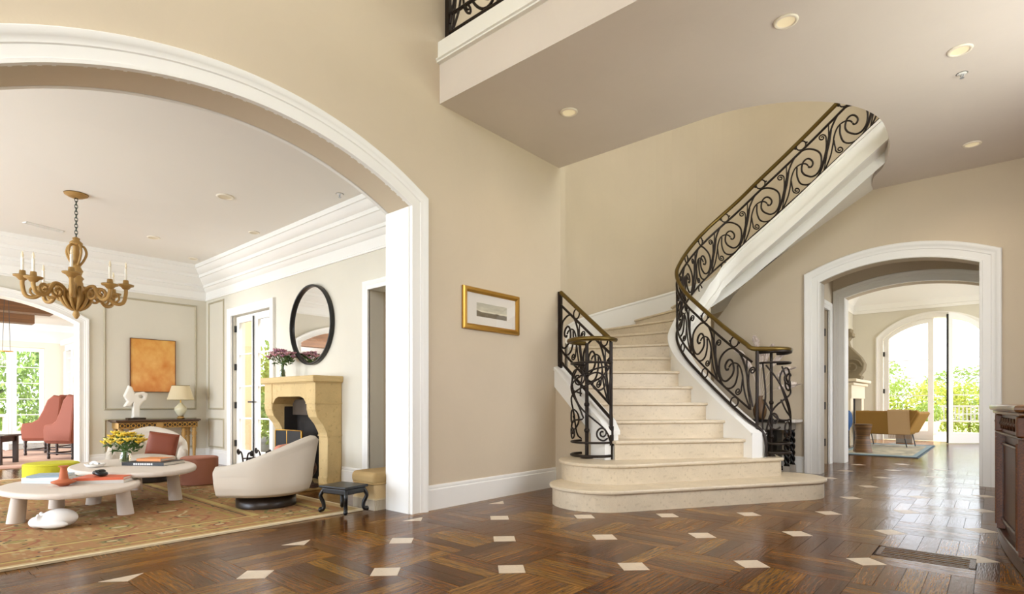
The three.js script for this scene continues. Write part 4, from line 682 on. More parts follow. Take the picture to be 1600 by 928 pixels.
// chimneypiece
{
  const t = thing('fireplace', 'carved pale limestone chimneypiece below the round mirror', 'fireplace', [-6.605, 0, ZC + 0.002]), W = 0.635;
  const side = shp([[0, 0], [0.19, 0], [0.2, 0.1], [0.19, 0.12], [0.19, 0.58], [0.2, 0.64], [0.25, 0.74], [0.325, 0.83], [0.35, 0.92], [0.35, 1.24], [0, 1.24]]);
  for (const s of [-1, 1]) { const j = obj('jamb', ext(side, 0.2, 0.008).rotateY(-Math.PI / 2).translate(s * (W - 0.1) + 0.1, 0, 0), M.limestone, t); obj('jamb_band', [bx(s * (W - 0.1) - 0.105, s * (W - 0.1) + 0.105, 0.985, 1.0, 0, 0.357), bx(s * (W - 0.1) - 0.105, s * (W - 0.1) + 0.105, 0.6, 0.615, 0, 0.2)], M.limestone, j); }
  const li = shp([[-W + 0.19, 1.24], [-W + 0.19, 0.86], [-W + 0.21, 0.98], [-W + 0.28, 1.05], [-W + 0.36, 1.075], [W - 0.36, 1.075], [W - 0.28, 1.05], [W - 0.21, 0.98], [W - 0.19, 0.86], [W - 0.19, 1.24]]);
  obj('lintel', worldUV(ext(li, 0.34)), M.limestone, t);
  obj('mantel_shelf', [rbx(2 * W + 0.06, 0.075, 0.4, 0.012, 0, 1.2825, 0.195), bx(-W - 0.01, W + 0.01, 1.235, 1.25, 0, 0.37)], M.limestone, t);
  obj('firebox', [bx(-W + 0.2, W - 0.2, 0, 1.2, 0, 0.006), bx(-W + 0.2, -W + 0.205, 0, 1.0, 0.006, 0.18), bx(W - 0.205, W - 0.2, 0, 1.0, 0.006, 0.18)], mt(0x2b2622, 0.9), t);
  obj('smoke_hood', bx(-W + 0.21, W - 0.21, 0.84, 1.04, 0.05, 0.07), mt(0x54473a, 0.8), t);
  obj('hearth', rbx(1.5, 0.03, 0.62, 0.008, 0, 0.0155, 0.31), M.limestone, t);
  const s = thing('fire_screen', 'three-fold dark mesh fire screen with brass frame in the hearth', 'fire screen', [-6.62, 0.031, ZC + 0.27]);
  [[-0.31, 0.16, 0.55], [0, 0.36, 0], [0.31, 0.16, -0.55]].forEach(([x, w, a]) => { const f = [[-w / 2, 0.01, 0], [-w / 2, 0.62, 0], [w / 2, 0.62, 0], [w / 2, 0.01, 0], [-w / 2, 0.01, 0]]; const cx = a ? Math.sign(x) * 0.26 : 0, cz = a ? 0.035 : 0;
    const g = []; for (let i = 0; i < 4; i++) g.push(bar(f[i], f[i + 1], 0.008)); const p = obj('screen_frame', merge(g).rotateY(a).translate(cx, 0, cz), M.brightBrass, s); obj('mesh', bx(-w / 2, w / 2, 0.015, 0.615, -0.002, 0.002).rotateY(a).translate(cx, 0, cz), mt(0x151311, 0.6), p); });
  const b = thing('bronze_figure', 'dark gnarled bronze figure standing by the chimneypiece jamb', 'sculpture', [-5.92, 0.031, ZC + 0.42]);
  obj('body', [tube([[0.02, 0, 0], [-0.03, 0.1, 0.02], [0.03, 0.22, -0.01], [-0.02, 0.34, 0.02], [0.01, 0.44, 0]], 0.035, 30, 8), tube([[0, 0.2, 0], [0.06, 0.28, 0.03], [0.03, 0.36, 0.04]], 0.022, 14, 7), tube([[-0.01, 0.12, 0], [-0.07, 0.2, 0.02], [-0.04, 0.3, 0.0]], 0.02, 14, 7), sph(0.032, 0.01, 0.46, 0), cyl(0.08, 0.07, 0.04, 0, 0, 0, 12)], mt(0x4a2f1e, 0.4, { metalness: 0.5, bumpMap: tex(plaster, 6), bumpScale: 0.01 }), b);
  const l = thing('log_holder', 'black wrought iron log holder with curled ends by the garden door', 'log holder', [-7.55, 0.0, ZC + 0.35]);
  for (const z of [-0.12, 0.12]) obj('end_frame', tube([...spiral(-0.2, 0.34, 0.045, 0.015, 0, -1.2, 14).reverse(), [-0.1, 0.32], [0, 0.1], [0.1, 0.32], ...spiral(0.2, 0.34, 0.045, 0.015, 180, 1.2, 14)].map(([a, y]) => [a, y, z]), 0.011, 60, 6), M.iron, l);
  obj('cradle', [bar([0, 0.1, -0.12], [0, 0.1, 0.12], 0.011), ...[-0.07, 0.07].flatMap((x) => [bar([x, 0.25, -0.12], [x, 0.25, 0.12], 0.009), bar([x * 2, 0, -0.12], [0, 0.11, -0.12], 0.01), bar([x * 2, 0, 0.12], [0, 0.11, 0.12], 0.01)])], M.iron, l);
}
bouquet('flower_vase', 'slim glass vase of dusky pink flowers on the mantel', -7.03, 1.321, ZC + 0.21, 0.19, 0.17, 0.26, [[0xc08a92, 0.03], [0xd3a8a6, 0.026], [0x9c6f80, 0.024]], 0x4f6a30, 0.042);
{
  const t = thing('wall_mirror', 'round wall mirror with thin black frame above the chimneypiece', 'mirror', [-6.64, 1.998, ZC + 0.004]);
  obj('frame', lathe([[0.485, 0], [0.515, 0], [0.515, 0.05], [0.505, 0.055], [0.495, 0.055], [0.488, 0.05], [0.485, 0]], 72).rotateX(Math.PI / 2), M.black, t);
  obj('looking_glass', cyl(0.49, 0.49, 0.012, 0, 0, 0, 72).rotateX(Math.PI / 2).translate(0, 0, 0.008), M.mirror, t);
}
// wall D: painting, console, lamp, sculpture
{
  const paint = dtex(256, (u, v) => { const a = fbm(u, v, 4, 5), b = fbm(u, v, 12, 8), g = a * 0.7 + b * 0.3; return [clamp(226 + 40 * (g - 0.5)), clamp(158 + 90 * (g - 0.5) + 14 * v), clamp(86 + 90 * (g - 0.45))]; });
  const t = thing('painting', 'square orange abstract painting in thin dark frame above the console', 'painting', [XD + 0.012, 1.165, -2.945]);
  obj('canvas', bx(0, 0.02, 0.008, 0.83, -0.308, 0.308).translate(0, 0, 0), mt(0xffffff, 0.8, { map: paint }), t);
  obj('frame', [bx(-0.005, 0.03, 0, 0.008, -0.316, 0.316), bx(-0.005, 0.03, 0.83, 0.838, -0.316, 0.316), bx(-0.005, 0.03, 0, 0.838, -0.316, -0.308), bx(-0.005, 0.03, 0, 0.838, 0.308, 0.316)], mt(0x6b3c1c, 0.5), t);
  const c = thing('console_table', 'gilt carved console table with dark top below the orange painting', 'console table', [XD + 0.21, 0, -2.93]);
  obj('top', [rbx(0.4, 0.025, 1.16, 0.008, 0, 0.725, 0), rbx(0.37, 0.015, 1.12, 0.005, 0, 0.706, 0)], mt(0x4a3320, 0.35), c);
  const fr = obj('frieze', bx(-0.17, 0.17, 0.61, 0.7, -0.54, 0.54), M.gold, c), gd = mt(0x3b2b17, 0.6);
  for (let i = 0; i < 14; i++) { const z = -0.49 + 0.07 * i + (i > 6 ? 0.07 : 0); obj('fret', at(new THREE.TorusGeometry(0.026, 0.006, 5, 12).rotateY(Math.PI / 2), 0.172, 0.655, z > 0.5 ? 0.5 : z), M.brightBrass, fr); }
  obj('tablet', rbx(0.02, 0.08, 0.09, 0.005, 0.172, 0.655, 0), M.gold, fr); obj('frieze_ground', bx(0.168, 0.1705, 0.625, 0.687, -0.53, 0.53), gd, fr);
  const leg = [[0, 0], [0.014, 0], [0.022, 0.02], [0.014, 0.05], [0.018, 0.06], [0.03, 0.44], [0.022, 0.46], [0.034, 0.48], [0.038, 0.52], [0.024, 0.545], [0.034, 0.57], [0.034, 0.61], [0, 0.61]];
  for (const [x, z] of [[0.13, 0.5], [0.13, -0.5], [-0.13, 0.5], [-0.13, -0.5], [0.1, -0.36], [0.1, 0.36]]) obj('leg', lathe(leg, 14).translate(x, 0, z), M.gold, c);
  const l = thing('table_lamp', 'cream urn table lamp with pleated shade on the console', 'lamp', [XD + 0.2, 0.738, -3.28]);
  obj('foot', lathe([[0, 0], [0.055, 0], [0.055, 0.02], [0.04, 0.035], [0.045, 0.045], [0, 0.045]], 16), M.gold, l);
  obj('urn', lathe([[0, 0.045], [0.035, 0.045], [0.06, 0.08], [0.088, 0.14], [0.086, 0.18], [0.05, 0.225], [0.028, 0.245], [0.028, 0.26], [0, 0.26]], 28), mt(0xd9d3b5, 0.35), l);
  obj('stem', cyl(0.008, 0.008, 0.2, 0, 0.25, 0, 8), M.brightBrass, l);
  obj('shade', new THREE.CylinderGeometry(0.125, 0.195, 0.23, 48, 1, true).translate(0, 0.42, 0), mt(0xf0e2bd, 0.9, { transmission: 0.35, thickness: 0, side: THREE.DoubleSide }), l);
  obj('shade_trim', [at(new THREE.TorusGeometry(0.126, 0.005, 6, 40).rotateX(Math.PI / 2), 0, 0.535, 0), at(new THREE.TorusGeometry(0.195, 0.004, 6, 40).rotateX(Math.PI / 2), 0, 0.305, 0), bar([-0.125, 0.45, 0], [0.125, 0.45, 0], 0.003), bar([0, 0.45, -0.125], [0, 0.45, 0.125], 0.003)], mt(0x8a7a4a, 0.7), l);
  const s = thing('stone_sculpture', 'white abstract carved stone sculpture on dark plinth on the console', 'sculpture', [XD + 0.2, 0.738, -2.66]);
  obj('plinth', bx(-0.06, 0.06, 0, 0.03, -0.12, 0.12), mt(0x3a2a1c, 0.4), s);
  const o = shp([[-0.05, 0.03], [0.05, 0.03], [0.045, 0.2], [0.08, 0.26], [0.13, 0.3], [0.15, 0.4], [0.1, 0.43], [0.03, 0.42], [-0.02, 0.4], [-0.06, 0.5], [-0.1, 0.52], [-0.13, 0.44], [-0.16, 0.36], [-0.12, 0.28], [-0.16, 0.2], [-0.08, 0.2], [-0.045, 0.26]]); o.holes.push(hole(Array.from({ length: 14 }, (_, i) => [0.06 + 0.024 * Math.cos(i * 0.449), 0.35 + 0.02 * Math.sin(i * 0.449)])));
  obj('carving', ext(o, 0.1, 0.02).rotateY(Math.PI / 2).translate(-0.05, 0, 0), mt(0xe9e4d8, 0.6), s);
}
// chandelier
{
  const t = thing('chandelier', 'carved giltwood chandelier with eight candle arms in the living room', 'chandelier', [-7.485, 1.9, -1.455]);
  obj('canopy', lathe([[0, 1.31], [0.03, 1.3], [0.07, 1.315], [0.105, 1.335], [0.11, 1.349], [0, 1.349]], 20), M.gold, t);
  for (let i = 0; i < 12; i++) obj('chain_link', new THREE.TorusGeometry(0.018, 0.0045, 6, 14).scale(0.75, 1.25, 1).rotateY(i % 2 * Math.PI / 2).translate(0, 0.9 + i * 0.035, 0), mt(0x3f4a40, 0.4, { metalness: 0.6 }), t);
  const col = obj('column', lathe([[0, 0.0], [0.016, 0.01], [0.034, 0.045], [0.022, 0.085], [0.04, 0.1], [0.075, 0.15], [0.11, 0.2], [0.12, 0.25], [0.085, 0.3], [0.06, 0.34], [0.055, 0.42], [0.07, 0.44], [0.045, 0.47], [0.062, 0.52], [0.04, 0.56], [0.03, 0.6], [0.03, 0.78], [0.055, 0.8], [0.06, 0.82], [0.03, 0.85], [0.035, 0.87], [0, 0.89]], 20), M.gold, t);
  for (let i = 0; i < 5; i++) obj('lyre_rib', tube([[0.03, 0.58, 0], [0.065, 0.64, 0], [0.09, 0.72, 0], [0.07, 0.785, 0], [0.04, 0.8, 0]], 0.013, 18, 6).rotateY(i * 2 * Math.PI / 5 + 0.3), M.gold, col);
  for (let i = 0; i < 12; i++) obj('acanthus', tube([[0.03, 0.1, 0], [0.09, 0.14, 0], [0.135, 0.22, 0], [0.13, 0.3, 0], [0.155, 0.33, 0]], 0.017, 16, 5).rotateY(i * Math.PI / 6), M.gold, col);
  for (let i = 0; i < 8; i++) {
    const a = i * Math.PI / 4 + 0.28, r = 0.44, dy = i % 2 ? 0 : 0.06, p = [r * Math.cos(a), r * Math.sin(a)], turn = (g) => g.rotateY(-a);
    const arm = obj('arm', turn(merge([tube([[0.08, 0.24, 0], [0.16, 0.33, 0], [0.23, 0.34, 0], [0.28, 0.26, 0], [0.34, 0.2, 0], [0.41, 0.21, 0], [r, 0.28 + dy * 0.6, 0], [r, 0.32 + dy, 0]], 0.02, 40, 7), tube(spiral(0.2, 0.26, 0.07, 0.02, 60, -1.2, 16).map(([x, y]) => [x, y, 0]), 0.014, 30, 6), tube(spiral(0.335, 0.27, 0.06, 0.015, 250, 1.1, 14).map(([x, y]) => [x, y, 0]), 0.012, 26, 6)])), M.gold, t);
    obj('drip_pan', lathe([[0, 0.3], [0.03, 0.31], [0.05, 0.335], [0.075, 0.345], [0.08, 0.36], [0.03, 0.365], [0.025, 0.41], [0, 0.41]], 18).translate(p[0], dy, p[1]), M.gold, arm);
    obj('candle', cyl(0.013, 0.013, 0.13, p[0], 0.41 + dy, p[1], 10), mt(0xf5efdf, 0.5), arm);
    obj('bulb', lathe([[0, 0.54], [0.009, 0.545], [0.013, 0.565], [0.008, 0.595], [0, 0.615]], 10).translate(p[0], dy, p[1]), mt(0xfff6e2, 0.08, { transmission: 0.5, thickness: 0 }), arm);
  }
}
// ceiling fittings
function downlight(label, x, y, z, r = 0.085, power = 0) {
  const t = thing('recessed_downlight', label, 'downlight', [x, y, z], 0, y > 3.5 ? 'hall downlights' : 'living room downlights');
  obj('trim_ring', lathe([[r * 0.72, -0.004], [r * 0.78, -0.012], [r * 0.95, -0.01], [r, -0.002], [r, 0], [r * 0.7, 0]], 32), M.can, t);
  obj('reflector', lathe([[0, -0.001], [r * 0.5, -0.0015], [r * 0.72, -0.006]], 32), mt(0xe4d7b8, 0.35, power ? { emissive: 0xffe6b8, emissiveIntensity: 0.35 } : {}), t);
  if (power) { const l = new THREE.SpotLight(0xffecd2, power, 0, R(68), 0.9, 2); l.name = 'downlight_beam'; l.castShadow = true; l.shadow.radius = 3; l.position.set(x, y - 0.03, z); l.target.position.set(x, 0, z); scene.add(l, l.target); }
}
downlight('round recessed downlight in the hall ceiling nearest the arch wall', -3.13, SOF, -4.452, 0.085, 1.5);
downlight('round recessed downlight in the hall ceiling near the balcony edge, right of centre', -1.17, SOF, -4.444, 0.085, 1.5);
downlight('round recessed downlight in the hall ceiling beside the sprinkler', -0.213, SOF, -5.721, 0.085, 1.5);
downlight('round recessed downlight in the hall ceiling above the far archway', -0.19, SOF, -7.89, 0.085, 1.5);
downlight('round recessed downlight in the living room ceiling nearest the arch', -6.349, LIV, -2.54, 0.09);
downlight('round recessed downlight in the living room ceiling just right of the chandelier', -8.661, LIV, -2.53, 0.08);
downlight('small recessed downlight in the living room ceiling close to the crown moulding over the mirror', -7.398, LIV, -3.324, 0.07);
downlight('small recessed downlight in the living room ceiling corner over the console', -9.463, LIV, -3.307, 0.07);
{
  const sp = (label, x, y, z) => { const t = thing('fire_sprinkler', label, 'sprinkler', [x, y, z]); obj('escutcheon', lathe([[0, -0.006], [0.03, -0.006], [0.042, 0], [0, 0]], 24), M.white, t); obj('head', [cyl(0.006, 0.006, 0.03, 0, -0.036, 0, 8), cyl(0.016, 0.016, 0.003, 0, -0.04, 0, 12), bar([-0.014, -0.006, 0], [-0.006, -0.034, 0], 0.003), bar([0.014, -0.006, 0], [0.006, -0.034, 0], 0.003)], mt(0xb8bcc0, 0.3, { metalness: 0.7 }), t); };
  sp('white fire sprinkler in the hall ceiling', -0.216, SOF, -6.144); sp('small fire sprinkler in the living room ceiling near the arch', -5.338, LIV, -3.318);
  const t = thing('ceiling_air_slot', 'white linear air diffuser in the living room ceiling left of the chandelier', 'air vent', [-9.19, LIV, -1.455], R(18));
  obj('frame', [bx(-0.05, -0.035, -0.012, 0, -0.21, 0.21), bx(0.035, 0.05, -0.012, 0, -0.21, 0.21), bx(-0.05, 0.05, -0.012, 0, -0.21, -0.195), bx(-0.05, 0.05, -0.012, 0, 0.195, 0.21)], M.white, t);
  for (const x of [-0.018, 0.0, 0.018]) obj('blade', bx(x - 0.003, x + 0.003, -0.01, 0, -0.195, 0.195), M.white, t);
}
// black lacquer stool and fringed ottoman just inside the arch
{
  const t = thing('lacquer_stool', 'low black lacquer stool with curved feet beside the fringed ottoman', 'stool', [-4.44, 0.0175, -2.8], R(12));
  t.scale.set(0.82, 1, 0.82); obj('top', rbx(0.4, 0.025, 0.34, 0.008, 0, 0.2325, 0), M.black, t); obj('apron', [rbx(0.36, 0.05, 0.3, 0.01, 0, 0.196, 0)], M.black, t);
  for (const [x, z] of [[-1, -1], [-1, 1], [1, -1], [1, 1]]) obj('leg', [tube([[x * 0.165, 0.2, z * 0.135], [x * 0.19, 0.15, z * 0.155], [x * 0.165, 0.08, z * 0.135], [x * 0.165, 0.035, z * 0.135], [x * 0.185, 0.022, z * 0.155]], 0.021, 18, 8), sph(0.024, x * 0.188, 0.024, z * 0.158, 10, 8)], M.black, t);
  const o = thing('fringed_ottoman', 'tan fringed ottoman half hidden behind the white arch jamb', 'ottoman', [-4.5, 0.0, -3.3]);
  o.scale.set(0.56, 1.0, 1.0);
  const herr = dtex(128, (u, v) => { const a = Math.sin((u * 16 + Math.abs(((v * 8) % 2) - 1) * 2) * 6.283) > 0 ? 12 : -12; return [205 + a, 178 + a, 132 + a]; });
  obj('body', rbx(0.62, 0.17, 0.5, 0.03, 0, 0.165, 0), mt(0xffffff, 0.95, { map: tex(herr, 2, 1) }), o); obj('cushion', rbx(0.66, 0.12, 0.54, 0.05, 0, 0.29, 0, 4), mt(0xb79a68, 0.95, { map: tex(plasterTone, 2), bumpMap: tex(weave, 6), bumpScale: 0.002 }), o);
  obj('piping', tube([[-0.32, 0.245, -0.26], [0.32, 0.245, -0.26], [0.32, 0.245, 0.26], [-0.32, 0.245, 0.26]].flatMap((p, i, a) => { const q = a[(i + 1) % 4]; return [0.06, 0.5, 0.94].map((f) => p.map((v, k) => v + (q[k] - v) * f)); }), 0.007, 60, 6, true), mt(0xb79a68, 0.9), o);
  const fr = []; for (let i = 0; i < 150; i++) { const s = i / 150 * 4, e = Math.floor(s), f = s - e, c = [[-0.31, -0.25], [0.31, -0.25], [0.31, 0.25], [-0.31, 0.25], [-0.31, -0.25]]; const x = c[e][0] + (c[e + 1][0] - c[e][0]) * f, z = c[e][1] + (c[e + 1][1] - c[e][1]) * f; fr.push(new THREE.CylinderGeometry(0.004, 0.006, 0.1, 4, 1, true).translate(x, 0.05, z)); }
  obj('fringe', fr, mt(0xcfc2ac, 0.9), o).userData.kind = 'stuff'; obj('fringe_band', [bx(-0.31, 0.31, 0.095, 0.11, -0.252, -0.24), bx(-0.31, 0.31, 0.095, 0.11, 0.24, 0.252), bx(-0.312, -0.3, 0.095, 0.11, -0.25, 0.25), bx(0.3, 0.312, 0.095, 0.11, -0.25, 0.25), bx(-0.29, 0.29, 0.0, 0.09, -0.23, 0.23)], mt(0xcab68e, 0.9), o);
  const d = thing('door_stop', 'small black door stop low on the wall by the cased opening', 'door stop', [-5.58, 0.13, ZC + 0.02]); obj('plate', cyl(0.028, 0.028, 0.012, 0, 0, 0, 16).rotateX(Math.PI / 2), M.black, d); obj('knob', sph(0.016, 0, 0, 0.02, 10, 8), M.black, d);
}
// framed print on the hall wall
{
  const art = dtex(256, (u, v) => { const y = 1 - v, k = fbm(u, v, 6, 3), sky = [205 - 10 * v, 198 - 8 * v, 172], land = y > 0.62 + 0.12 * k - 0.12 * (u < 0.3 ? (0.3 - u) * 3 : 0); const c = land ? [116, 104, 84] : y > 0.56 && y < 0.64 ? [222, 214, 190] : sky; return c.map((x) => clamp(x + 36 * (k - 0.5))); }, true, 128);
  const t = thing('framed_print', 'small landscape print in white mat and gold frame on the hall wall', 'picture', [XA + 0.004, 1.735, -4.243]);
  const prof = [[-0.055, 0], [-0.055, 0.02], [-0.045, 0.034], [-0.02, 0.036], [-0.008, 0.026], [0, 0.02], [0, 0.006]];
  obj('frame', sweep([[-0.37, 0.055], [-0.37, 0.37], [0.37, 0.37], [0.37, 0.055]].reverse().map(([a, b]) => [a, b]), prof, true).rotateY(Math.PI / 2), M.brightBrass, t);
  obj('mat', bx(0.004, 0.01, 0.05, 0.375, -0.375, 0.375), mt(0xe6e0d6, 0.9), t);
  obj('print', grid(1, 1, (u, v) => [0.0105, 0.14 + 0.14 * v, 0.23 - 0.46 * u]), mt(0xffffff, 0.8, { map: art }), t);
  obj('glazing', bx(0.014, 0.016, 0.05, 0.375, -0.375, 0.375), M.glass, t);
}
// ---------------------------------------------------------------- under the stair: side table with pampas grass
{
  const t = thing('side_table', 'black side table with twisted legs and pale marble top under the stair', 'side table', [-2.42, 0, ZB + 0.26]);
  obj('top', [rbx(0.62, 0.035, 0.4, 0.006, -0.02, 0.7425, 0)], M.black, t); obj('marble_slab', rbx(0.13, 0.037, 0.402, 0.006, 0.295, 0.743, 0), mt(0xf0ece6, 0.3), t);
  obj('apron', bx(-0.28, 0.28, 0.62, 0.725, -0.16, 0.16), mt(0x9a948a, 0.5), t);
  for (const [x, z] of [[-0.24, -0.14], [-0.24, 0.14], [0.24, -0.14], [0.24, 0.14]]) {
    const twist = (o) => Array.from({ length: 30 }, (_, i) => { const a = i * 0.62 + o; return [x + 0.018 * Math.cos(a), 0.12 + 0.5 * i / 29, z + 0.018 * Math.sin(a)]; });
    const l = obj('leg', [tube(twist(0), 0.022, 80, 6), tube(twist(Math.PI), 0.022, 80, 6)], M.black, t); obj('foot_block', bx(x - 0.04, x + 0.04, 0, 0.12, z - 0.04, z + 0.04), mt(0xb9b2a6, 0.5), l);
  }
  obj('box_shelf', bx(-0.27, 0.1, 0.25, 0.6, -0.15, 0.1), M.black, t);
  obj('stretcher', [bx(-0.24, 0.24, 0.06, 0.09, -0.15, -0.12), bx(-0.24, 0.24, 0.06, 0.09, 0.12, 0.15), bx(-0.27, 0.1, 0.09, 0.25, -0.15, 0.1)], M.black, t);
  const v = thing('pampas_vase', 'brown vase of pale pampas plumes on the black side table', 'vase', [-2.58, 0.76, ZB + 0.26]);
  obj('vase', lathe([[0, 0], [0.06, 0], [0.085, 0.06], [0.095, 0.14], [0.06, 0.24], [0.035, 0.3], [0.045, 0.34], [0.036, 0.34], [0.026, 0.3], [0, 0.29]], 24), mt(0x6f5232, 0.5), v);
  const pm = mt(0xefe2d8, 0.95);
  [[-0.3, 1.0, 0.05], [-0.08, 1.18, -0.05], [0.16, 1.04, 0.02], [0.3, 0.92, -0.02], [0.44, 0.72, 0.05], [0.5, 0.5, 0.0], [0.06, 0.95, 0.1], [-0.18, 0.85, 0.08]].forEach(([x, y, z], k) => {
    const path = new THREE.CatmullRomCurve3([V(0, 0.28, 0), V(x * 0.3, 0.3 + (y - 0.3) * 0.5, z * 0.4), V(x * 0.75, 0.3 + (y - 0.3) * 0.9, z * 0.8), V(x, y, z)]);
    const g = [new THREE.TubeGeometry(path, 14, 0.0025, 4), ...Array.from({ length: 9 }, (_, i) => { const u = 0.5 + 0.055 * i, p = path.getPoint(u), r = 0.01 + 0.02 * Math.sin(Math.PI * (i + 1) / 10.5); return new THREE.SphereGeometry(r, 7, 5).scale(1, 1.7, 1).translate(p.x, p.y, p.z); })];
    for (let i = 0; i < 900; i++) { const u = 0.45 + 0.55 * rnd(), p = path.getPoint(u), d = path.getTangent(u), w = 0.05 * Math.sin(Math.PI * Math.min(1, (u - 0.42) / 0.6)) + 0.01, a = rnd() * 6.28; const s = V(Math.cos(a), -0.2, Math.sin(a)).multiplyScalar(w); const e = p.clone().add(s).addScaledVector(d, 0.06);
      const q = new THREE.BufferGeometry(); const o = V(0.012 * Math.cos(a * 3), 0.006, 0.012 * Math.sin(a * 3)); q.setAttribute('position', new THREE.Float32BufferAttribute([...p.toArray(), ...p.clone().add(o).toArray(), ...e.toArray()], 3)); q.setAttribute('uv', new THREE.Float32BufferAttribute([0, 0, 1, 0, 1, 1], 2)); q.computeVertexNormals(); g.push(q); }
    obj('plume', g, pm, v);
  });
}
// ---------------------------------------------------------------- carved sideboard at the right edge
{
  const walnut = mt(0x6d3d20, 0.32, { map: tex(woodGrain, 0.8, 1.4), clearcoat: 0.3, clearcoatRoughness: 0.25 }), rim = mt(0xa06a35, 0.3, { map: tex(woodGrain, 0.8, 1.4), clearcoat: 0.4, clearcoatRoughness: 0.15 }), pil = mt(0x9a5a2c, 0.35, { map: tex(woodGrain, 0.8, 1.4) });
  const t = thing('sideboard', 'carved walnut bow-front sideboard at the right edge of the hall', 'sideboard', [XR - 0.45, 0, -5.65]);
  const front = (z, o = 0) => -0.36 - 0.125 * Math.cos(Math.PI * z / 3.0) - o, L = 1.42;
  const outline = (o) => [[0.44, -L - o], [0.44, L + o], ...Array.from({ length: 25 }, (_, i) => { const z = (L + o) - 2 * (L + o) * i / 24; return [front(Math.max(-L, Math.min(L, z)), o), z]; })];
  obj('plinth', plan(outline(0.0), 0.0, 0.1, 0.01), walnut, t);
  obj('plinth_moulding', plan(outline(0.015), 0.1, 0.125, 0.008), walnut, t);
  obj('carcass', plan(outline(-0.02), 0.12, 0.9), walnut, t);
  obj('frieze', plan(outline(0.0), 0.8, 0.925, 0.006), walnut, t);
  obj('frieze_bead', plan(outline(0.018), 0.785, 0.802, 0.006), walnut, t);
  obj('top', [plan(outline(0.05), 0.945, 0.985, 0.014), plan(outline(0.03), 0.922, 0.946, 0.008)], rim, t);
  for (let i = 0; i < 27; i++) { const z = -1.3 + 0.1 * i, r = obj('rosette', at(new THREE.TorusGeometry(0.03, 0.011, 6, 14).rotateY(Math.PI / 2), front(z, 0.002), 0.862, z), walnut, t); obj('boss', sph(0.014, front(z, 0.006), 0.862, z, 8, 6), walnut, r); }
  for (const z0 of [0.85, 0.05, -0.75]) { const d = obj('door_panel', grid(8, 1, (u, v) => { const z = z0 + 0.28 - 0.62 * u; return [front(z, -0.012), 0.2 + 0.52 * v, z]; }), walnut, t); for (const [h, y] of [[0, 0.2], [0, 0.72]]) obj('panel_moulding', tube(Array.from({ length: 7 }, (_, i) => { const z = z0 + 0.28 - 0.62 * i / 6; return [front(z, -0.008), y, z]; }), 0.012, 16, 6), walnut, d); for (const z of [z0 + 0.28, z0 - 0.34]) obj('panel_moulding', bar([front(z, -0.008), 0.2, z], [front(z, -0.008), 0.72, z], 0.012), walnut, d); }
  for (const z of [1.34, 0.45, -0.45, -1.34]) { const p = obj('pilaster', bx(front(z, 0.02), front(z, -0.05), 0.13, 0.79, z - 0.07, z + 0.07), pil, t); for (let i = -2; i <= 2; i++) obj('flute_reed', bar([front(z, 0.022), 0.16, z + i * 0.025], [front(z, 0.022), 0.76, z + i * 0.025], 0.009), pil, p); obj('capital', rbx(0.1, 0.12, 0.17, 0.012, front(z, -0.02), 0.86, z), pil, p); }
  for (let i = -2; i <= 2; i++) obj('end_reed', bar([-0.3 + i * 0.03, 0.16, 1.405], [-0.3 + i * 0.03, 0.76, 1.405], 0.01), pil, t);
  obj('end_panel', [bx(-0.2, 0.4, 0.2, 0.215, 1.395, 1.41), bx(-0.2, 0.4, 0.7, 0.715, 1.395, 1.41), bx(-0.2, -0.185, 0.2, 0.715, 1.395, 1.41)], walnut, t);
}
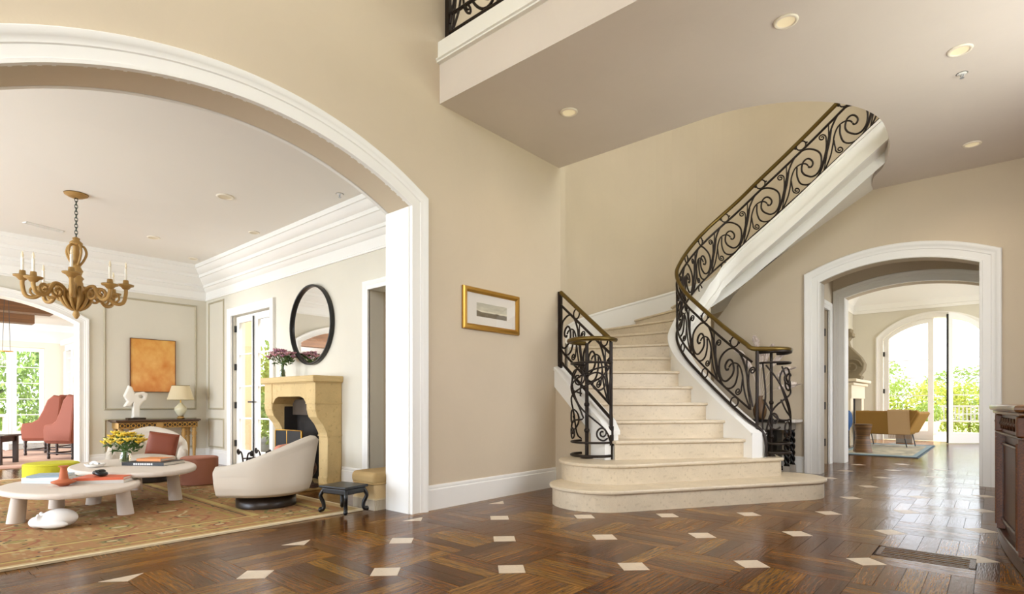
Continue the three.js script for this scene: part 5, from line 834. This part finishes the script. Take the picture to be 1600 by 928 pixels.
// ---------------------------------------------------------------- garden room
{
  const red = mt(0x783a22, 0.75, { sheen: 0.15, sheenColor: new THREE.Color(0xe0907a), sheenRoughness: 0.5 }), wd = mt(0x2a1a12, 0.4);
  function wing(label, x, z, turn, pillow) {
    const t = thing('wing_chair', label, 'armchair', [x, 0.012, z], turn, 'red wing chairs');
    obj('seat_rail', rbx(0.64, 0.12, 0.6, 0.03, 0, 0.33, 0), red, t); obj('seat_cushion', rbx(0.5, 0.14, 0.58, 0.05, 0, 0.44, 0.04, 3), red, t);
    obj('backrest', rbx(0.56, 0.72, 0.12, 0.05, 0, 0, 0, 3).rotateX(-0.16).translate(0, 0.78, -0.28), red, t);
    const wg = shp([[-0.3, 0.3], [0.29, 0.3], [0.31, 0.5], [0.28, 0.6], [0.12, 0.62], [0.02, 0.68], [-0.06, 0.84], [-0.14, 1.04], [-0.24, 1.13], [-0.38, 1.1], [-0.37, 0.9]]);
    for (const s of [-1, 1]) obj('wing_arm', ext(wg, 0.1, 0.03).rotateY(-Math.PI / 2).translate(s * 0.3 + 0.05, 0, 0), red, t);
    const lg = [[0, 0], [0.02, 0], [0.026, 0.03], [0.018, 0.06], [0.026, 0.09], [0.018, 0.13], [0.028, 0.17], [0.02, 0.21], [0.028, 0.25], [0.028, 0.29], [0, 0.29]];
    for (const [a, b] of [[-0.28, 0.26], [0.28, 0.26], [-0.28, -0.27], [0.28, -0.27]]) obj('leg', lathe(lg, 10).translate(a, 0, b), wd, t);
    obj('stretcher', [bar([-0.28, 0.1, 0.26], [0.28, 0.1, 0.26], 0.014), bar([-0.28, 0.1, -0.27], [-0.28, 0.1, 0.26], 0.014), bar([0.28, 0.1, -0.27], [0.28, 0.1, 0.26], 0.014), bar([-0.28, 0.16, -0.27], [0.28, 0.16, -0.27], 0.014)], wd, t);
    if (pillow) { const p = tag(obj('lumbar_pillow', rbx(0.4, 0.26, 0.12, 0.055, 0, 0, 0, 3), mt(0xe8d9be, 0.9)), 'cream lumbar pillow on the far red wing chair', 'pillow'); p.position.set(x + Math.sin(turn) * -0.12, 0.66, z + Math.cos(turn) * -0.12); p.rotation.set(-0.2, turn, 0, 'YXZ'); }
  }
  wing('red velvet wing chair with a cream pillow, farther of the pair', -13.75, -2.28, R(-40), true);
  wing('red velvet wing chair, nearer of the pair, cut by the arch jamb', -12.45, -2.42, R(-62), false);
  const rug = thing('garden_room_rug', 'faded mauve rug under the red wing chairs', 'rug', [-13.4, 0, -1.0]);
  const rt = dtex(256, (u, v) => { const k = fbm(u, v, 14, 91), e = Math.min(u, v, 1 - u, 1 - v) < 0.07; return e ? [168, 130, 112] : [clamp(190 + 70 * (k - 0.5)), clamp(160 + 70 * (k - 0.5)), clamp(142 + 60 * (k - 0.5))]; });
  obj('pile', bx(-2.2, 2.2, 0.0005, 0.012, -2.2, 2.4), mt(0xffffff, 0.95, { map: rt }), rug);
  const tb = thing('end_table', 'dark wooden table with square legs at the left edge of the photo', 'table', [-12.15, 0.0, -1.28], R(-30));
  obj('top', rbx(0.62, 0.03, 0.52, 0.008, 0, 0.465, 0), wd, tb); obj('apron', bx(-0.26, 0.26, 0.37, 0.45, -0.21, 0.21), wd, tb); for (const [a, b] of [[-0.25, 0.2], [0.25, 0.2], [-0.25, -0.2], [0.25, -0.2]]) obj('leg', bx(a - 0.03, a + 0.03, 0.0125, 0.45, b - 0.03, b + 0.03), wd, tb); obj('stretcher', [bx(-0.25, 0.25, 0.08, 0.11, -0.015, 0.015), bx(-0.26, -0.23, 0.08, 0.11, -0.2, 0.2), bx(0.23, 0.26, 0.08, 0.11, -0.2, 0.2)], wd, tb);
  const wt = thing('white_console', 'white waterfall console by the garden room windows', 'console', [-15.6, 0.0125, -1.38], R(90));
  obj('top', rbx(1.0, 0.06, 0.4, 0.015, 0, 0.72, 0), M.white, wt); for (const s of [-1, 1]) obj('leg', rbx(0.06, 0.7, 0.4, 0.015, s * 0.47, 0.35, 0), M.white, wt);
  const pv = thing('leafy_vase', 'glass vase with broad green leaves on the white console', 'plant', [-15.55, 0.763, -1.6]);
  obj('vase', lathe([[0, 0], [0.08, 0], [0.09, 0.05], [0.07, 0.2], [0.085, 0.26], [0.07, 0.2], [0.08, 0.05], [0, 0.01]], 20), M.glass, pv);
  for (let i = 0; i < 9; i++) { const a = i * 0.7, s = 0.22 + 0.03 * (i % 3); const lf = new THREE.SphereGeometry(0.11, 8, 6).scale(1.3, 0.08, 0.6).translate(0.1, 0, 0).rotateZ(0.5 + 0.12 * (i % 3)); obj('leaf', [lf.translate(s * 0.35, 0.38, 0).rotateY(a), tube([[0, 0.05, 0], [s * 0.15 * Math.cos(-a), 0.28, s * 0.15 * Math.sin(a) * -1], [s * 0.4 * Math.cos(a), 0.39, -s * 0.4 * Math.sin(a)]], 0.006, 8, 5)], leafMat(0x3f6b2a), pv); }
  const gp = thing('glass_pendant', 'small glass drop pendant hanging at the left edge in the garden room', 'pendant', [-13.4, 1.62, -1.6]);
  obj('wire', [bar([-0.06, 0.3, -0.06], [-0.03, 1.33, -0.03], 0.004), bar([0.06, 0.3, 0.06], [0.03, 1.33, 0.03], 0.004)], M.black, gp); obj('ring', at(new THREE.TorusGeometry(0.09, 0.008, 6, 24).rotateX(Math.PI / 2), 0, 0.3, 0), M.brightBrass, gp); obj('ceiling_cap', cyl(0.05, 0.06, 0.02, 0, 1.31, 0, 16), M.brightBrass, gp);
  for (let i = 0; i < 6; i++) obj('glass_drop', lathe([[0, 0], [0.026, 0.06], [0.03, 0.12], [0.012, 0.24], [0, 0.29]], 12).translate(0.085 * Math.cos(i * 1.047), 0.01, 0.085 * Math.sin(i * 1.047)), M.glass, gp);
  // built-in bookcase in the far corner
  const bc = thing('bookcase', 'white built-in bookcase in the far corner of the garden room', 'bookcase', [-16.2, 0, -3.45]);
  obj('carcass', [bx(-1.6, 1.6, 0, 2.5, -0.24, -0.2), bx(-1.6, 1.6, 0, 0.1, -0.2, 0.22), bx(-1.6, 1.6, 2.3, 2.5, -0.2, 0.22)], M.white, bc);
  for (const x of [-1.58, -0.8, -0.02, 0.78, 1.56]) obj('upright', bx(x - 0.1, x + 0.1, 0.1, 2.3, -0.2, 0.23), M.white, bc);
  for (const y of [0.95, 1.35, 1.75, 2.1]) obj('shelf', bx(-1.58, 1.58, y, y + 0.03, -0.2, 0.18), M.white, bc);
  for (let i = 0; i < 4; i++) obj('cupboard_door', bx(-1.47 + i * 0.785, -0.91 + i * 0.785, 0.12, 0.93, 0.18, 0.21), M.white, bc);
  obj('cornice', bx(-1.65, 1.65, 2.44, 2.56, -0.24, 0.3), M.white, bc);
  [['woven basket on the top shelf of the bookcase', 2.13, 0xb48a58], ['dark pottery jar on the middle shelf of the bookcase', 1.38, 0x5a5248], ['grey pottery bowl on the low shelf of the bookcase', 0.98, 0x7f7a6c]].forEach(([l, y, c], i) => { const o = tag(obj('shelf_pot', lathe([[0, 0], [0.08, 0], [0.12, 0.06], [0.11, 0.13], [0.06, 0.18 - 0.04 * i], [0.065, 0.2 - 0.04 * i], [0, 0.17 - 0.04 * i]], 16), mt(c, 0.7)), l, 'pot'); o.position.set(-16.62 + 0.0 * i, y, -3.4); });
  [['leaning grey book on the bookcase\'s middle shelf', 1.38, 0x8a8a84], ['upright brown book on the bookcase\'s low shelf', 0.98, 0x6a4a36]].forEach(([l, y, c]) => { const o = tag(obj('shelf_book', [bx(-0.02, 0.02, 0, 0.24, -0.08, 0.08)], mt(c, 0.6)), l, 'book'); o.position.set(-16.4, y, -3.4); });
}
// ---------------------------------------------------------------- family room
{
  const vel = mt(0x9c7430, 0.7, { sheen: 0.6, sheenColor: new THREE.Color(0xe8c878), sheenRoughness: 0.4 });
  const t = thing('chaise', 'mustard velvet settee with slanted ends on thin black legs', 'settee', [-1.78, 0.014, -15.3], R(-12));
  const body = shp([[-0.62, 0.28], [0.36, 0.28], [0.62, 0.78], [0.6, 0.82], [-0.05, 0.8], [-0.62, 0.8]]);
  obj('back_panel', ext(body, 0.1, 0.03).translate(0, 0, -0.02).translate(0, 0, 0.3), vel, t);
  obj('seat', rbx(1.0, 0.18, 0.62, 0.05, -0.12, 0.36, 0.02), vel, t);
  obj('end_panel', rbx(0.1, 0.52, 0.66, 0.04, 0, 0, 0).rotateZ(-0.46).translate(0.5, 0.55, 0.04), vel, t); obj('end_panel', rbx(0.1, 0.52, 0.66, 0.04, -0.58, 0.54, 0.04), vel, t);
  for (const [x, z] of [[-0.52, 0.28], [0.32, 0.28], [-0.52, -0.24], [0.32, -0.24]]) obj('leg', bar([x, 0.3, z], [x + 0.06, 0.0, z], 0.012), M.black, t);
  const th = thing('throw_blanket', 'beige fringed throw draped over the mustard settee', 'blanket', [-1.78, 0.012, -15.3], R(-12));
  obj('cloth', [grid(8, 14, (u, v) => { const x = 0.04 + 0.42 * u, s = v * 1.0, top = 0.835, w = 0.006 * Math.sin(u * 20); if (s < 0.12) return [x, top, 0.27 + s + w]; return [x + 0.03 * (s - 0.12), top - (s - 0.12) * 0.62, 0.392 + 0.012 + w]; }), grid(8, 6, (u, v) => [0.04 + 0.42 * u, 0.835 - 0.22 * v, 0.268 - 0.006 * Math.sin(u * 20)])], mt(0xcfae84, 0.95, { side: THREE.DoubleSide }), th);
  obj('fringe', Array.from({ length: 26 }, (_, i) => bar([0.07 + 0.42 * i / 25, 0.29, 0.405], [0.075 + 0.42 * i / 25, 0.2, 0.405], 0.004, 4)), mt(0xa5805c, 0.95), th).userData.kind = 'stuff';
  const st = thing('wood_stool', 'hourglass solid wood stool on the blue rug', 'stool', [-2.0, 0.012, -12.98], R(20));
  const oak = mt(0xb98850, 0.55, { map: tex(woodGrain, 0.5, 0.5) });
  obj('block', worldUV(new THREE.CylinderGeometry(0.2, 0.145, 0.24, 4).rotateY(Math.PI / 4).translate(0, 0.44, 0)), oak, st); obj('block_foot', worldUV(new THREE.CylinderGeometry(0.145, 0.2, 0.32, 4).rotateY(Math.PI / 4).translate(0, 0.16, 0)), oak, st);
  const rug = thing('family_room_rug', 'pale blue patterned rug with dark blue border in the far room', 'rug', [-1.72, 0, -14.2]);
  const rt = dtex(256, (u, v) => { const k = fbm(u, v, 10, 55), e = Math.min(u, v, 1 - u, 1 - v); return e < 0.03 ? [70, 92, 106] : e < 0.09 ? [150, 172, 182] : [clamp(196 + 90 * (k - 0.5)), clamp(190 + 80 * (k - 0.5)), clamp(170 + 70 * (k - 0.5))]; });
  obj('pile', grid(1, 1, (u, v) => [-0.68 + 1.36 * u, 0.012, -1.9 + 3.8 * v]), mt(0xffffff, 0.95, { map: rt }), rug); obj('backing', bx(-0.68, 0.68, 0.0005, 0.0115, -1.9, 1.9), mt(0x5d6f78, 0.95), rug);
  const bl = thing('blue_chair', 'round backed blue chair just visible past the jamb', 'chair', [-2.52, 0.012, -13.9]);
  obj('backrest', new THREE.SphereGeometry(0.2, 20, 14).scale(0.35, 1, 1).translate(0.12, 0.62, 0), mt(0x1f4a7a, 0.7), bl); obj('seat', rbx(0.34, 0.1, 0.4, 0.04, -0.05, 0.42, 0), mt(0x1f4a7a, 0.7), bl); for (const [a, b] of [[-0.18, -0.15], [-0.18, 0.15], [0.1, -0.15], [0.1, 0.15]]) obj('leg', bar([a, 0, b], [a, 0.4, b], 0.012), M.black, bl);
  // chimneypiece with carved console overmantel
  const fp = thing('family_fireplace', 'cream fireplace surround on the left wall of the far room', 'fireplace', [-2.998, 0, -15.8]);
  const cm = mt(0xeadcc0, 0.6);
  obj('chimney_breast', bx(0, 0.3, 0, 1.5, -0.9, 0.9), cm, fp); obj('jamb', bx(0.3, 0.46, 0, 1.3, 0.55, 0.85), cm, fp); obj('jamb', bx(0.3, 0.46, 0, 1.3, -0.85, -0.55), cm, fp);
  obj('mantel', [rbx(0.6, 0.07, 2.0, 0.015, 0.3, 1.52, 0), rbx(0.54, 0.06, 1.9, 0.015, 0.27, 1.44, 0), bx(0.3, 0.48, 1.1, 1.42, -0.88, 0.88)], cm, fp); obj('firebox', bx(0.3, 0.32, 0, 1.1, -0.55, 0.55), mt(0x2a2622, 0.9), fp);
  const cv = thing('stone_corbel', 'carved grey stone scroll corbel standing on the far mantel', 'carving', [-2.99, 1.556, -15.6]);
  const gs = mt(0x9b8c70, 0.9, { bumpMap: tex(plaster, 8), bumpScale: 0.02 });
  const pr = shp([[0, 0], [0.6, 0], [0.62, 0.06], [0.58, 0.1], [0.66, 0.22], [0.68, 0.36], [0.6, 0.52], [0.48, 0.66], [0.36, 0.8], [0.33, 0.92], [0.38, 1.0], [0.44, 1.02], [0.43, 1.1], [0.4, 1.12], [0.4, 1.2], [0, 1.2]]);
  obj('block', ext(pr, 0.36, 0.02), gs, cv); obj('volute', [tube(spiral(0.42, 0.3, 0.2, 0.04, 0, 1.6, 30).map(([x, y]) => [x, y, 0.37]), 0.024, 60, 6), tube([[0.2, 0.15, 0.37], [0.18, 0.5, 0.37], [0.26, 0.75, 0.37], [0.2, 1.0, 0.37]], 0.026, 24, 6), tube(spiral(0.25, 1.0, 0.09, 0.02, 0, -1.4, 20).map(([x, y]) => [x, y, 0.37]), 0.02, 40, 6)], gs, cv);
  const pb = thing('plinth_box', 'small grey box on the floor behind the mustard settee', 'box', [-1.7, 0, -16.9]); obj('body', rbx(0.34, 0.22, 0.3, 0.01, 0, 0.11, 0), mt(0x8f8a80, 0.6), pb); obj('lid', rbx(0.36, 0.03, 0.32, 0.008, 0, 0.235, 0), mt(0xa8a296, 0.6), pb);
}
// ---------------------------------------------------------------- outdoors
{
  struct('ground', bx(-60, 60, -0.5, -0.26, -90, 60), mt(0x9aa56a, 0.95, { map: tex(plasterTone, 0.2) }));
  struct('terrace', [bx(-12, 14, -0.25, -0.03, -25, -18.26)], mt(0xe9dfcc, 0.8, { map: tex(stoneTone, 0.4) }));
  struct('terrace_side', [bx(-30, -4.9, -0.25, -0.04, -9.5, -5.2), bx(-30, -5.7, -0.25, -0.04, -5.2, -3.95), bx(-24, -18.31, -0.25, -0.04, -3.9, 5)], mt(0xe4dccb, 0.85, { map: tex(stoneTone, 0.4) }));
  struct('wall_wing', bx(-10.8, -10.5, 0, 3.4, -4.75, -3.95), mt(0xdcc3a4, 0.85, { map: plT }));
  const cache = {};
  function shrub(name, label, x, z, h, w, c, group, trunk = 0.15) {
    const t = thing(name, label, name === 'tree' ? 'tree' : 'shrub', [x, -0.255, z], rr(0, 6), group);
    const k = Math.round(rnd() * 2); cache[k] ??= leafGeo(1500, [1, 1, 1], 0.13, 0.07, 5 + k);
    const ch = h * (1 - trunk), f = obj('foliage', cache[k], leafMat(c), t); f.scale.set(w, ch / 2, w); f.position.y = h - ch / 2; f.userData.kind = 'stuff';
    obj('stem', [cyl(0.03 * w + 0.02, 0.02 * w + 0.01, h - ch / 2, 0, 0, 0, 8), bar([0, h * 0.4, 0], [w * 0.5, h * 0.7, w * 0.2], 0.02), bar([0, h * 0.4, 0], [-w * 0.5, h * 0.75, -w * 0.2], 0.02)], mt(0x6b5436, 0.9), t);
  }
  const gB = 'far garden trees';
  function hedge(label, spots) {   // one continuous hedge: clipped mass of many plants
    const t = thing('hedge', label, 'hedge', [spots[0][0], -0.255, spots[0][1]]);
    spots.forEach(([x, z, h, w, c], i) => { cache[i % 3] ??= leafGeo(1500, [1, 1, 1], 0.13, 0.07, 5 + i % 3); const f = obj('foliage', cache[i % 3], leafMat(c), t); f.scale.set(w, h / 2, w); f.position.set(x - spots[0][0], h / 2, z - spots[0][1]); f.rotation.y = i * 1.7; f.userData.kind = 'stuff'; obj('stem', cyl(0.05, 0.03, h * 0.6, x - spots[0][0], 0, z - spots[0][1], 6), mt(0x6b5436, 0.9), t); });
  }
  hedge('rounded yellow green hedge beyond the terrace', Array.from({ length: 12 }, (_, i) => [-6.4 + 0.95 * i, -25.6 - rr(0, 0.8), rr(1.6, 2.2), rr(0.85, 1.1), [0xa8b545, 0x93a83e, 0xb7bd55][i % 3]]));
  hedge('tall green hedge outside the garden room windows', Array.from({ length: 8 }, (_, i) => [-21.8 - rr(0, 0.4), -5.6 + 0.95 * i, rr(3.2, 3.8), 1.0, [0x7f9f4c, 0x8db058][i % 2]]));
  hedge('green shrubbery outside the glazed doors beside the chimneypiece', Array.from({ length: 6 }, (_, i) => [-11.8 - 1.1 * i, -6.3 - 0.55 * i, rr(2.2, 3.2), 1.05, [0x8aa552, 0x9bb366][i % 2]]));
  shrub('tree', 'airy small tree at the left of the terrace door', -3.9, -23.6, 3.2, 0.85, 0xb0bd68, undefined, 0.2);
  shrub('tree', 'tall pale tree far beyond the hedge, left of the open door', -6.5, -44, 4.4, 2.3, 0x9db06a, gB, 0.2);
  shrub('tree', 'broad pale tree far beyond the hedge, behind the open door', -1.5, -47, 3.6, 2.6, 0x8fa35a, gB, 0.2);
  const b = thing('garden_bench', 'slatted white garden bench on the terrace beyond the open door', 'bench', [-0.9, -0.03, -23.4]);
  for (let i = 0; i < 13; i++) obj('back_slat', bx(-0.6 + 0.1 * i - 0.02, -0.6 + 0.1 * i + 0.02, 0.42, 0.9, -0.2, -0.17), mt(0x9a9a94, 0.7), b);
  obj('seat', rbx(1.3, 0.05, 0.45, 0.01, 0, 0.42, 0), mt(0x9a9a94, 0.7), b); obj('top_rail', bx(-0.65, 0.65, 0.88, 0.94, -0.21, -0.16), mt(0x9a9a94, 0.7), b); for (const [x, z] of [[-0.6, 0.18], [0.6, 0.18], [-0.6, -0.18], [0.6, -0.18]]) obj('leg', bx(x - 0.03, x + 0.03, 0, 0.42, z - 0.03, z + 0.03), mt(0x9a9a94, 0.7), b);
  const p = thing('planter', 'round pale stone planter with clipped green ball on the terrace', 'planter', [-1.65, -0.03, -22.6]); obj('pot', lathe([[0, 0], [0.22, 0], [0.3, 0.3], [0.34, 0.42], [0.3, 0.42], [0, 0.38]], 24), mt(0xe2d6c2, 0.8), p); obj('foliage', leafGeo(900, [0.38, 0.34, 0.38], 0.08, 0.045, 3).translate(0, 0.68, 0), leafMat(0x86a040), p).userData.kind = 'stuff';
}
renderer.render(scene, camera);
